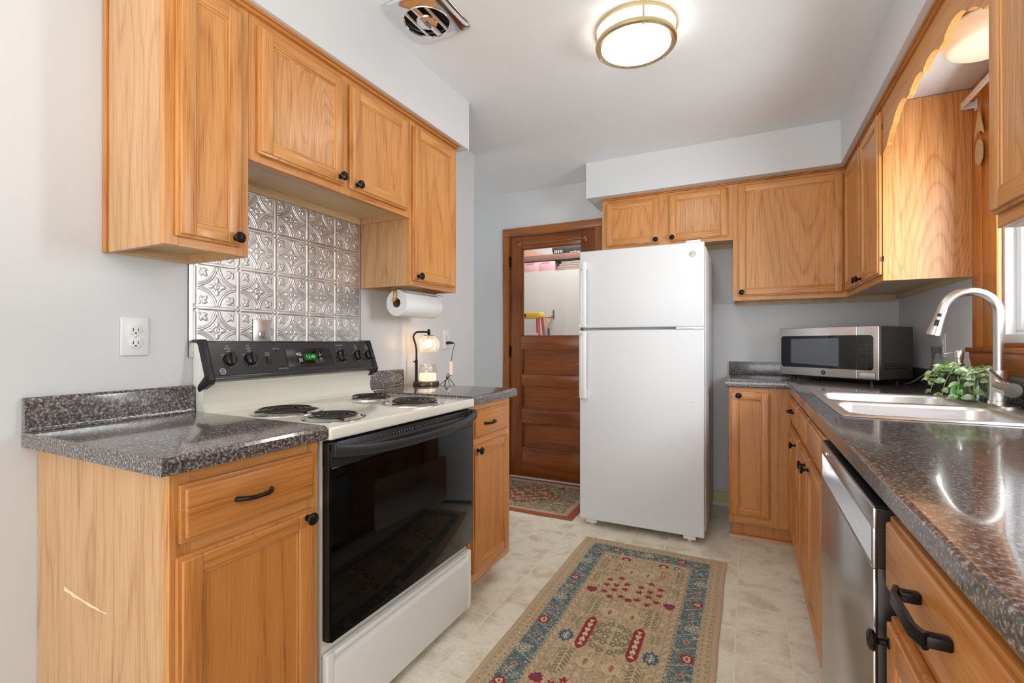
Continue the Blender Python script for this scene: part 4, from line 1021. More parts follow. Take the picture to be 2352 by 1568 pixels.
def shape(m, pts, y, th=.002, mat=0):
    m.prism(pts, 'y', y-th, y, .0, mat)
def curved(x0, x1, z0, z1, bulge, rl, rr2, n=16):
    pts = []
    # rounded rectangle with bowed top and bottom, left or right corner radius
    def arc(cx, cz, r, a0, a1, k=6): return [(cx+r*math.cos(math.radians(a0+(a1-a0)*j/k)), cz+r*math.sin(math.radians(a0+(a1-a0)*j/k))) for j in range(k+1)]
    if rl: pts += arc(x0+rl, z0+rl, rl, 180, 270)
    else: pts += [(x0, z0)]
    if rr2: pts += arc(x1-rr2, z0+rr2, rr2, 270, 360)+arc(x1-rr2, z1-rr2, rr2, 0, 90)
    else: pts += [(x1, z0), (x1, z1)]
    if rl: pts += arc(x0+rl, z1-rl, rl, 90, 180)
    else: pts += [(x0, z1)]
    return pts
m = MB(); shape(m, [(x, z) for x, z in curved(.012, SPL-.0005, zb+.048, zt-.046, 0, .018, 0)], 0, .0015); g1 = mwobj(m, 'window_glass', [BLACKGL], md)
m = MB(); shape(m, [(.075, zb+.072), (SPL-.095, zb+.062), (SPL-.095, zt-.06), (.075, zt-.066)], -.0015, .0006); mwobj(m, 'window_mesh', [plain('mesh_screen_with_reflection', lin(92, 98, 104), .12, spec=.6)], g1)  # screen colour lightened to stand in for the reflection in the door glass
m = MB(); shape(m, curved(SPL+.002, Wm-.026, zb+.048, zt-.046, 0, 0, .018), 0, .0015); g2 = mwobj(m, 'keypad_glass', [BLACKGL], cp)
m = MB(); y_ = -.0016; kx = SPL+.022
for r_i, row in enumerate([('Cook', 'Reheat', 'Defrost'), ('Potato', 'Pizza', 'Auto'), ('Popcorn', 'Veg', 'Power'), ('Weight', 'Timer', 'Kitchen')]):
    for c_i, s_ in enumerate(row): m.text(s_, .0055, (kx+c_i*.0255, y_, zt-.098-r_i*.0135), (1, 0, 0), (0, 0, 1), lift=.0003)
for r_i, row in enumerate([('1', '2', '3'), ('4', '5', '6'), ('7', '8', '9'), ('Off', '0', 'Start')]):
    for c_i, s_ in enumerate(row): m.text(s_, .0072 if len(s_) == 1 else .0055, (kx+c_i*.0255, y_, zt-.158-r_i*.0155), (1, 0, 0), (0, 0, 1), lift=.0003)
mwobj(m, 'keypad_letters', [plain('grey_keypad_ink', lin(120, 132, 140), .5)], g2, 0)
m = MB(); mw(SPL+.012, -.0022, zb+.006, Wm-.018, .002, zb+.034, .001, 0, m); ob_ = mwobj(m, 'door_button', [STEELX], cp)
m = MB()
for (a, b, c, d) in ((SPL+.011, zb+.005, Wm-.017, zb+.006), (SPL+.011, zb+.034, Wm-.017, zb+.035), (SPL+.011, zb+.005, SPL+.012, zb+.035), (Wm-.018, zb+.005, Wm-.017, zb+.035)): m.box((a, -.0012, b), (c, .001, d))
mwobj(m, 'button_outline', [DARK], cp)
m = MB(); cxm, czm = SPL*.60, zb+.024
m.lathe([(.0125, 0), (.0125, .001), (0, .001)], (cxm, 0, czm), (0, -1, 0), 32, 0)
lg = mwobj(m, 'logo', [BLACKPL], md)
m = MB(); m.text('GE', .0125, (cxm, -.0011, czm), (1, 0, 0), (0, 0, 1)); mwobj(m, 'logo_letters', [INK], lg, 0)
m = MB()
for k in range(3): m.box((Wm-.0045, .05, zb+.055+k*.012), (Wm-.0035, Dp-.06, zb+.059+k*.012))
mwobj(m, 'side_vent', [BLACKPL])
for xx, yy in ((.06, .05), (Wm-.06, .05), (.06, Dp-.04), (Wm-.06, Dp-.04)):
    m = MB(); m.lathe([(.012, 0), (.012, .022), (.016, .028)], (xx, yy, 0), (0, 0, 1), 16); mwobj(m, 'foot', [BLACKPL])
m = MB(); mw(.02, .03, zb-.006, Wm-.02, Dp-.02, zb+.001, .001, 0, m); mwobj(m, 'underside', [BLACKPL])
# power cord and outlet on the window wall
oy, oz = 2.93, 1.135
t = thing('wall_outlet', 'white wall outlet behind the faucet head, holding a grey plug', 'outlet', (W, oy, oz))
m = MB(); m.box((W-.006, oy-.037, oz-.058), (W-.0005, oy+.037, oz+.058), .003, 3); m.obj('plate', WHITEPL, t)
m = MB(); m.box((W-.009, oy-.017, oz-.035), (W-.005, oy+.017, oz-.004), .002); m.box((W-.009, oy-.017, oz+.004), (W-.005, oy+.017, oz+.035), .002); m.obj('receptacle', WHITEPL, t)
t = thing('power_cord', 'grey microwave power cord looping from the wall outlet to the counter', 'cord', (W-.05, oy, CR))
GRC = plain('grey_cord', lin(92, 92, 92), .5)
m = MB(); m.box((W-.045, oy-.014, oz-.034), (W-.0095, oy+.014, oz-.006), .004, 3); m.tube([(W-.038, oy, oz-.028), (W-.040, oy, oz-.05), (W-.041, oy, oz-.065)], [.009, .0065, .0045], 12); m.obj('plug', GRC, t)
m = MB(); m.tube(smooth_path([V3((W-.041, oy, oz-.06)), V3((W-.045, oy+.005, oz-.10)), V3((W-.06, oy+.03, 1.0)), V3((W-.085, oy+.07, .965)), V3((W-.10, oy+.12, .945)), V3((W-.09, oy+.22, .936)), V3((W-.08, oy+.30, .9355))]), .0038, 10); m.obj('cable', GRC, t)

# ------------------------------------------------------------------ soap bottle, jar, plant
t = thing('soap_dispenser', 'green soap bottle with a steel pump beside the plant jar', 'soap dispenser', (2.385, 2.405, CR))
bx, by = 2.400, 2.405
SB = V3((bx, by, CR+.0058))
m = MB(); m.lathe([(.026, 0), (.0285, .003), (.0285, .085), (.025, .097), (.014, .106), (.014, .118)], SB, (0, 0, 1), 32, cap=False); 
gm = glass('green_glass', (.55, .95, .45, 1), .04, .02); m.obj('bottle', gm, t)
m = MB(); m.lathe([(0, .003), (.0265, .003), (.027, .006), (.027, .058), (0, .058)], SB, (0, 0, 1), 32); m.obj('liquid_soap', plain('green_soap', lin(70, 170, 30), .15, coat=.5), t)
m = MB(); m.lathe([(.0165, .112), (.0175, .114), (.0175, .132), (.0135, .134), (.0135, .150), (.0150, .151), (.0155, .155), (.0155, .178), (.013, .183), (0, .184)], SB, (0, 0, 1), 28)
m.tube([SB+V3((-.008, -.004, .172)), SB+V3((-.034, -.016, .173)), SB+V3((-.052, -.024, .170))], [.0035, .003, .0022], 12); m.obj('pump', NICKEL, t)
t = thing('plant_jar', 'clear glass jar of trailing leafy cuttings between faucet and soap bottle', 'potted plant', (2.43, 2.31, CR))
JB = V3((2.425, 2.315, CR+.0058))
m = MB(); m.lathe([(0, .004), (.036, .004), (.040, .001), (.0435, .004), (.0435, .078), (.039, .088), (.0385, .096), (.0405, .098), (.0405, .102), (.0375, .102), (.0365, .094)], JB, (0, 0, 1), 40, cap=False); m.obj('jar', glass('vase_glass', (.93, .95, .93, 1), .05, .01), t)
m = MB(); m.lathe([(0, .005), (.0405, .006), (.0405, .062), (0, .062)], JB, (0, 0, 1), 32); m.obj('water', glass('water', (.80, .88, .82, 1), .02, .0), t)
LEAFM, nt, b = newmat('variegated_leaf'); tcn = ND(nt, 'ShaderNodeTexCoord'); ng = ND(nt, 'ShaderNodeTexNoise'); ng.inputs['Scale'].default_value = 45
nt.links.new(tcn.outputs['Object'], ng.inputs['Vector']); rl_ = ramp(nt, [(0.35, lin(92, 130, 74)), (0.50, lin(138, 166, 112)), (0.62, lin(196, 208, 172))]); nt.links.new(ng.outputs['Fac'], rl_.inputs[0]); nt.links.new(rl_.outputs[0], b.inputs['Base Color']); b.inputs['Roughness'].default_value = .35
STEMM = plain('pale_green_stem', lin(150, 170, 84), .5)
rnd = random.Random(11)
lm, sm = MB(), MB()
def leaf(m, o, d, up_, L_, Wd):
    d = V3(d).normalized(); up_ = V3(up_); up_ = (up_-d*up_.dot(d)).normalized(); sd = d.cross(up_); n = 7; rows = []
    for k in range(n):
        q = k/(n-1); wq = Wd*math.sin(PI*min(q*.94+.03, 1))**.8*(1-.35*q); c = V3(o)+d*L_*q-up_*L_*.22*q*q
        rows += [c-sd*wq+up_*wq*.28, c-sd*wq*.5+up_*wq*.08, c, c+sd*wq*.5+up_*wq*.08, c+sd*wq+up_*wq*.28]
    m.grid(rows, n, 5)
vines = []
for k in range(13):
    a = rnd.uniform(0, 2*PI); vines.append((a, rnd.uniform(.045, .075), rnd.uniform(.01, .035), 0))
vines += [(3.5, .085, .02, .10), (3.9, .075, .015, .10), (3.15, .10, .025, .07), (4.3, .055, .01, .09), (2.75, .09, .03, .05), (2.4, .085, .03, .04), (4.7, .05, .02, .07), (3.3, .12, .02, .02)]
for a, reach, rise, drop in vines:
    u = V3((math.cos(a), math.sin(a), 0)); o_ = JB+u*.02+V3((0, 0, .03))
    pts = [o_, JB+u*.034+V3((0, 0, .10)), JB+u*(.035+reach*.45)+V3((0, 0, .104+rise)), JB+u*(.035+reach*.85)+V3((0, 0, .10+rise*.6-drop*.4)), JB+u*(.035+reach)+V3((0, 0, max(.012, .095-drop)))]
    for p in pts:
        if p.x > W-.028: p.x = W-.028
    P_ = smooth_path(pts, 5); sm.tube(P_, .0011, 6)
    for i in range(5, len(P_), 2 if drop else 3):
        p = P_[i]; sgn = 1 if i % 4 < 2 else -1
        dr = (V3((-u.y, u.x, 0))*sgn*rnd.uniform(.5, 1)+u*rnd.uniform(.2, .9)+V3((0, 0, rnd.uniform(-.5, .35))))
        q = p+dr.normalized()*.024
        if q.x > W-.026 or q.z < CR+.012: continue
        if (V3((q.x, q.y, 0))-V3((2.428, 2.16, 0))).length < .034: continue
        leaf(lm, p, dr, (rnd.uniform(-.5, .5)-.45, rnd.uniform(-.5, .5)-.7, rnd.uniform(.3, 1)), rnd.uniform(.024, .037), rnd.uniform(.0105, .0155))
sm.obj('stems', STEMM, t); lo = lm.obj('leaves', LEAFM, t, 0); lo.data.shade_smooth(); lo['kind'] = 'stuff'

# ------------------------------------------------------------------ things at the sink window
t = thing('curtain_rod', 'white flat curtain rod mounted across the top of the sink window', 'curtain rod', (W, 2.0, 2.09))
m = MB(); m.box((2.436, 1.515, 2.078), (2.440, 2.500, 2.104), .001)
m.box((2.438, 2.497, 2.078), (W-.021, 2.501, 2.104), .001); m.obj('rod', WHITEPL, t)
m = MB(); m.box((W-.025, 2.488, 2.070), (W-.0215, 2.512, 2.112), .001); m.obj('bracket', WHITEPL, t)
t = thing('hanging_ornament', 'woven straw leaf ornament strung on the window casing', 'ornament', (W-.028, 2.45, 2.07))
STRAW = plain('woven_straw', lin(206, 176, 132), .8, bump=1.0, bscale=250)
m = MB(); xx = W-.030
m.tube([(xx, 2.448, 2.072), (xx, 2.448, 1.81)], .001, 6, 1)
m.prism([(2.449, 2.06), (2.490, 1.945), (2.470, 1.962), (2.448, 1.968), (2.425, 1.962), (2.408, 1.945)], 'x', xx-.004, xx+.002, .0015)
m.prism([(2.448+.028*math.cos(2*PI*k/28), 1.885+.05*math.sin(2*PI*k/28)) for k in range(28)], 'x', xx-.004, xx+.002, .0015)
for k in range(9): m.tube([(xx-.0045, 2.425+k*.0052, 1.965+.012*min(k, 8-k)), (xx-.0045, 2.425+k*.0052, 1.975+.016*min(k, 8-k))], .0012, 6)
for k in range(11):
    z = 1.845+k*.008; hwid = .028*math.sqrt(max(0, 1-((z-1.885)/.05)**2))*.95; m.tube([(xx-.0045, 2.448-hwid, z), (xx-.0045, 2.448+hwid, z)], .0013, 6)
m.obj('woven_shape', [STRAW, STRAW], t)

# ------------------------------------------------------------------ ceiling lights
def emis(name, col, st):
    return plain(name, (.9, .9, .9, 1), .4, emit=col, es=st)
AC = V3((1.262, 1.965))
t = thing('ceiling_light', 'round flush ceiling light with a brass double ring in the middle of the ceiling', 'light fixture', (AC.x, AC.y, H))
m = MB(); R_ = .158
m.lathe([(R_-.002, -.001), (R_+.004, -.001), (R_+.004, -.018), (R_-.002, -.018)], (AC.x, AC.y, H), (0, 0, 1), 72, cap=False)
m.lathe([(R_-.020, -.074), (R_-.006, -.079), (R_+.002, -.074), (R_+.004, -.066), (R_+.002, -.058), (R_-.004, -.058)], (AC.x, AC.y, H), (0, 0, 1), 72, cap=False)
for k in range(3):
    a = math.radians(52+120*k); c, s = math.cos(a), math.sin(a)
    m.box((-.004, -.002, -.062), (.004, .002, -.014), 0, 1, 0, rot_xf(V3((AC.x+c*(R_+.000), AC.y+s*(R_+.000), H)), V3((-s, c, 0)), V3((c, s, 0)), V3((0, 0, 1))))
    m.lathe([(.004, 0), (.004, .004), (0, .006)], (AC.x+c*(R_-.004), AC.y+s*(R_-.004), H-.078), (0, 0, -1), 12)
m.obj('ring', plain('pale_gold', lin(214, 192, 148), .32, 1.0), t)
m = MB(); m.lathe([(R_-.006, -.002), (R_-.006, -.060), (R_-.010, -.070), (R_-.03, -.0785)], (AC.x, AC.y, H), (0, 0, 1), 64, 0, False); m.lathe([(R_-.03, -.0785), (0, -.084)], (AC.x, AC.y, H), (0, 0, 1), 64, 1, False); m.obj('diffuser', [emis('ceiling_diffuser_side', (1, .965, .90, 1), 4.0), emis('ceiling_diffuser', (1, .965, .90, 1), 12.5)], t)
t = thing('alcove_light', 'drum light with alabaster shade and brass rim behind the scalloped valance', 'light fixture', (2.352, 1.98, 2.181))
AL = V3((2.352, 1.985, 2.181))
m = MB(); m.lathe([(.10, 0), (.112, -.004), (.112, -.014), (.104, -.018), (.104, -.030), (.098, -.034)], AL, (0, 0, 1), 56); 
for k in range(3):
    a = .6+k*2.1; m.lathe([(.004, 0), (.0045, .006), (0, .009)], AL+V3((.105*math.cos(a), .105*math.sin(a), -.026)), (math.cos(a), math.sin(a), 0), 12)
m.obj('rim', BRASS, t)
def alab():
    m, nt, b = newmat('alabaster_glow'); tc = ND(nt, 'ShaderNodeTexCoord'); n = ND(nt, 'ShaderNodeTexNoise'); n.inputs['Scale'].default_value = 9; n.inputs['Detail'].default_value = 3
    nt.links.new(tc.outputs['Object'], n.inputs['Vector']); r = ramp(nt, [(0.35, (1.0, .72, .48, 1)), (0.5, (1.0, .86, .66, 1)), (.75, (1.0, .90, .74, 1))]); nt.links.new(n.outputs['Fac'], r.inputs[0])
    nt.links.new(r.outputs[0], b.inputs['Emission Color']); b.inputs['Emission Strength'].default_value = .22; b.inputs['Base Color'].default_value = lin(206, 186, 156); b.inputs['Roughness'].default_value = .3
    return m
m = MB(); m.lathe([(.094, -.030), (.112, -.034), (.122, -.046), (.121, -.070), (.112, -.096), (.098, -.106), (0, -.110)], AL, (0, 0, 1), 56); m.obj('shade', alab(), t)

# ------------------------------------------------------------------ ceiling vent fan
t = thing('ceiling_vent', 'square chrome ceiling exhaust vent above the range', 'vent', (.54, 1.53, H))
vc = V3((.540, 1.530, H)); hs = .133
m = MB()
def sq(h, z, r=.012): return rrect(vc.x-h, vc.x+h, vc.y-h, vc.y+h, r, H+z, 5)
def circ(r, z, n=24): return [(vc.x+r*math.cos(math.radians(k*360/n+ (360/n)*0)), vc.y+r*math.sin(math.radians(k*360/n)), H+z) for k in range(n)]
# plate: bowed skin from square border to the round opening
NR = 96
def sqpt(a, h):
    c, s = math.cos(a), math.sin(a); k = (abs(c)**9+abs(s)**9)**(-1/9); return h*k*c, h*k*s
rows = []
for i, (q, z) in enumerate(((0, -.0006), (0.02, -.006), (.15, -.012), (.4, -.018), (.7, -.021), (1, -.022))):
    row = []
    for j in range(NR):
        a = 2*PI*j/NR; sx_, sy_ = sqpt(a, hs); cx_, cy_ = .088*math.cos(a), .088*math.sin(a); row.append((vc.x+sx_*(1-q)+cx_*q, vc.y+sy_*(1-q)+cy_*q, H+z))
    rows.append(row)
rows.append([(vc.x+.088*math.cos(2*PI*j/NR), vc.y+.088*math.sin(2*PI*j/NR), H-.010) for j in range(NR)])
m.rings(rows, 0, False, False); m.obj('cover', CHROME, t)
m = MB(); m.lathe([(.090, 0), (.090, .002), (0, .002)], (vc.x, vc.y, H-.004), (0, 0, 1), 40); m.obj('opening', DARK, t)
m = MB(); dirv = V3((0.0, 1.0, 0)); 
for off in (-.046, .0, .046):
    L_ = math.sqrt(.089**2-off**2); wv = .007 if off else .013
    m.box((vc.x+off-wv, vc.y-L_, H-.024), (vc.x+off+wv, vc.y+L_, H-.016), .003, 3)
m.lathe([(.040, -.014), (.042, -.022), (.038, -.027), (0, -.029)], (vc.x, vc.y, H), (0, 0, 1), 40)
m.lathe([(.092, -.020), (.090, -.026), (.086, -.022), (.086, -.016)], (vc.x, vc.y, H), (0, 0, 1), 56, cap=False)
m.obj('grille', CHROME, t)
m = MB(); m.prism([(vc.x+.0075*math.cos(2*PI*k/24), vc.y+.026*math.sin(2*PI*k/24)) for k in range(24)], 'z', H-.0325, H-.028, .001); m.obj('emblem', plain('steel_emblem', lin(150, 150, 148), .3, 1.0), t)

# ------------------------------------------------------------------ back door with glass
t = thing('door_1', '', 'door', (.2, D, 0)); del t['label'], t['category']; struct(t)
m = MB(); yf = D-.016
m.box((-.230, yf, 0), (DX0+.002, D-.0005, 2.066), .003, 2, 0); m.box((DX1-.002, yf, 0), (.645, D-.0005, 2.066), .003, 2, 0); m.box((-.230, yf-.001, 2.066), (.645, D-.0005, 2.127), .003, 2, 1)
m.box((DX0, D+.0, 0), (DX0+.008, D+.11, DZ), 0, 1, 0); m.box((DX1-.008, D, 0), (DX1, D+.11, DZ), 0, 1, 0); m.box((DX0+.008, D, DZ-.008), (DX1-.008, D+.11, DZ), 0, 1, 1)
m.obj('door_frame', [FIRC['z'], FIRC['x']], t)
sx0, sx1 = DX0+.010, DX1-.010; ys, ye = D+.002, D+.046
m = MB(); L1, R1 = -.052, .474
m.box((sx0, ys, .012), (L1, ye, 2.054), .003, 2, 0); m.box((R1, ys, .012), (sx1, ye, 2.054), .003, 2, 0)
rails_ = [(.012, .262), (.470, .585), (.785, .880), (1.090, 1.202), (1.948, 2.054)]
for a, b in rails_: m.box((L1, ys+.0005, a), (R1, ye, b), .003, 2, 1)
for a, b in ((.262, .470), (.585, .785), (.880, 1.090)):
    m.box((L1, ys+.018, a), (R1, ye-.018, b), 0, 1, 1)
    for q in ((L1, L1+.010), (R1-.010, R1)): m.box((q[0], ys+.008, a), (q[1], ye-.01, b), .004, 2, 0)
    for q in ((a, a+.010), (b-.010, b)): m.box((L1, ys+.008, q[0]), (R1, ye-.01, q[1]), .004, 2, 1)
for q in ((L1, L1+.008), (R1-.008, R1)): m.box((q[0], ys+.008, 1.202), (q[1], ye-.01, 1.948), .003, 2, 0)
for q in ((1.202, 1.210), (1.940, 1.948)): m.box((L1, ys+.008, q[0]), (R1, ye-.01, q[1]), .003, 2, 1)
dr = m.obj('door_leaf', [FIR['z'], FIR['x']], t)
m = MB(); m.box((L1+.004, ys+.020, 1.205), (R1-.004, ys+.024, 1.945)); m.obj('pane', GLASS, dr)
for z in (1.80, 1.03):
    m = MB(); m.box((sx0-.006, ys-.006, z), (sx0+.010, ys+.001, z+.09), .001); m.tube([(sx0-.004, ys-.006, z-.004), (sx0-.004, ys-.006, z+.094)], .005, 10); m.obj('hinge', BRONZE, dr)
m = MB(); m.lathe([(.022, 0), (.022, .004), (.010, .006), (.010, .035)], (.515, ys, .975), (0, -1, 0), 20); m.tube(smooth_path([V3((.515, ys-.034, .975)), V3((.48, ys-.040, .978)), V3((.455, ys-.038, .974)), V3((.437, ys-.036, .968))]), [.007]*16, 10); m.obj('lever_handle', BRASS, dr)
t2_ = thing('curtain_rod', 'thin brass curtain rod across the top of the wooden door glass', 'curtain rod', (.22, D, 1.985))
m = MB(); m.tube([(-.070, ys-.022, 1.983), (.516, ys-.022, 1.983)], .0042, 12); m.obj('rod', BRASS, t2_)
for xx in (-.066, .512): m = MB(); m.box((xx-.006, ys-.002, 1.966), (xx+.006, ys+.0015, 2.002), .001); m.tube([(xx, ys, 1.983), (xx, ys-.026, 1.983)], .003, 8); m.lathe([(0, .0), (.007, .004), (.007, .01), (0, .014)], (xx, ys-.036, 1.983), (0, 1, 0), 12); m.obj('bracket', BRASS, t2_)
m = MB(); m.box((DX0+.008, D-.012, .0005), (DX1-.008, D+.11, .011), .002); struct(m.obj('door_1_threshold', plain('worn_white_threshold', lin(200, 200, 196), .5)))

# ------------------------------------------------------------------ utility room things seen through the glass
BRN = wood('brown_shelf_board', 'x', lin(150, 112, 96), lin(128, 92, 80), lin(96, 66, 58), rough=.6)
t = thing('storage_shelf', 'brown wooden shelf above the pink boxes in the room beyond the door', 'shelf', (0, UY, 1.9065))
m = MB(); m.box((-1.2, 4.70, 2.024), (1.0, UY-.001, 2.085), .002); m.obj('board', BRN, t)
for xx in (-1.18, .95): m = MB(); m.box((xx, 4.72, 1.9065), (xx+.03, UY-.001, 2.024)); m.obj('support', BRN, t)
PINK = plain('pink_cardboard', lin(226, 182, 190), .8)
def carton(x0, x1, lab):
    t = thing('cardboard_box', lab, 'box', ((x0+x1)/2, 4.85, 1.9065))
    m = MB(); m.box((x0, 4.70, 1.9065), (x1, 5.0, 2.012), .002); m.obj('carton', PINK, t)
    m = MB(); m.box((x0+.03, 4.6992, 1.992), (x1-.06, 4.7002, 2.004)); m.obj('red_print', plain('red_print', lin(204, 120, 126), .8), t)
carton(-.510, -.327, 'pink cardboard box on the utility ledge, the one nearer the door hinges')
carton(-.323, -.15, 'pink cardboard box beside the stacked planks on the utility ledge')
t = thing('plank_stack', 'stack of grey-brown planks on the ledge beyond the door glass', 'planks', (.2, 4.85, 1.9065))
for k in range(4): m = MB(); m.box((-.14+.02*k, 4.70+.003*k, 1.9068+k*.024), (.55-.01*k, 4.95, 1.9288+k*.024), .002); m.obj('plank', wood('grey_plank', 'x', lin(178, 166, 152), lin(156, 142, 128), lin(126, 110, 98), rough=.7), t)
t = thing('duffel_bag', 'dark grey bag with white stripes on the brown utility shelf', 'bag', (.05, 4.86, 2.0855))
m = MB(); R2 = []
for k in range(13):
    q = k/12; x = -.22+.56*q; r_ = .088*math.sin(PI*(.08+.84*q))**.4; R2.append([(x, 4.86+r_*1.1*math.cos(2*PI*j/20), 2.0865+max(0.0, .075+r_*math.sin(2*PI*j/20))) for j in range(20)])
m.rings(R2); m.obj('bag_body', plain('dark_nylon', lin(62, 66, 72), .6), t)
m = MB()
for k in range(5): m.box((-.175+.02*k, 4.760, 2.105), (-.168+.02*k, 4.768, 2.135)); m.box((.0+.04*k, 4.756, 2.100+.005*(k % 2)), (.03+.04*k, 4.764, 2.106+.005*(k % 2)))
m.obj('stripe', WHITEPL, t)
t = thing('cardboard_flap', 'slanted tan cardboard panel leaning on the brown utility shelf', 'cardboard', (-.4, 4.85, 2.0855))
m = MB(); m.prism([(-.60, 2.0860), (-.255, 2.0860), (-.32, 2.112), (-.60, 2.22)], 'y', 4.76, 4.77); m.obj('panel', plain('tan_cardboard', lin(206, 158, 132), .8), t)
t = thing('step_ladder', 'step ladder with yellow top and red side rails beyond the door', 'ladder', (-.32, 4.42, 0))
YEL = plain('yellow_plastic', lin(238, 196, 40), .45); RED = plain('red_fiberglass', lin(200, 70, 44), .5); ALU = plain('ladder_aluminium', lin(214, 216, 220), .3, .4)
m = MB(); m.prism([(-.465, 1.392), (-.195, 1.392), (-.172, 1.408), (-.176, 1.448), (-.186, 1.454), (-.465, 1.460)], 'y', 4.36, 4.48, .004); m.obj('top_cap', YEL, t)
m = MB(); m.lathe([(.02, 0), (.02, .001), (0, .001)], (-.345, 4.3595, 1.422), (0, -1, 0), 24); m.obj('cap_badge', DARK, t)
for xa, xb in ((-.452, -.545), (-.205, -.110)):
    m = MB(); m.tube([(xa, 4.38, 1.395), (xb, 4.22, .0)], [.021, .021], 4); m.obj('rail', RED, t)
    m = MB(); m.tube([(xa+(.03 if xa < -.4 else .012), 4.46, 1.395), (xb+(.03 if xa < -.4 else .012), 4.64, .0)], [.014, .014], 4); m.obj('rear_leg', ALU if xa < -.4 else RED, t)
for k, z in enumerate((1.238, .94, .64, .34)):
    yy = 4.38-(1.395-z)/1.395*.16; m = MB(); m.box((-.47-.018*k, yy-.03, z-.026), (-.190+.018*k, yy+.05, z+.004), .003); m.obj('step', ALU, t)
t = thing('shovel', 'shovel with orange D-handle hanging on the utility room wall', 'shovel', (-.195, 4.69, .45))
ORG = plain('orange_handle', lin(222, 158, 74), .5); sxx, syy = -.197, 4.69-.045
m = MB(); m.tube([(sxx-.034, syy, 1.420), (sxx+.034, syy, 1.420)], .009, 12)
for s_ in (-1, 1): m.tube(smooth_path([V3((sxx+s_*.034, syy, 1.420)), V3((sxx+s_*.033, syy, 1.385)), V3((sxx+s_*.013, syy, 1.35)), V3((sxx, syy, 1.33))]), .007, 10)
m.tube([(sxx, syy, 1.345), (sxx, syy, 1.300)], .012, 14); m.obj('grip', ORG, t)
m = MB(); m.tube([(sxx, syy, 1.305), (sxx, syy, .70)], .0115, 14); m.obj('shaft', plain('navy_shaft', lin(62, 74, 98), .5), t)
m = MB(); m.prism([(sxx-.09, .71), (sxx+.09, .71), (sxx+.09, .53), (sxx+.05, .47), (sxx, .45), (sxx-.05, .47), (sxx-.09, .53)], 'y', syy-.004, syy+.004, .001); m.obj('blade', ALU, t)
t = thing('wall_hook', 'grey slotted steel hook bracket above the hanging shovel', 'hook', (-.155, 4.69, 1.45))
m = MB(); m.box((-.168, 4.686, 1.405), (-.148, 4.6895, 1.495), .001); m.tube([(-.158, 4.687, 1.418), (-.158, 4.635, 1.418), (-.158, 4.630, 1.435)], .0035, 8); m.tube([(-.158, syy, 1.408), (-.197, syy, 1.408)], .0035, 8); m.obj('hook_plate', plain('galvanised_steel', lin(120, 122, 124), .4, .7), t)

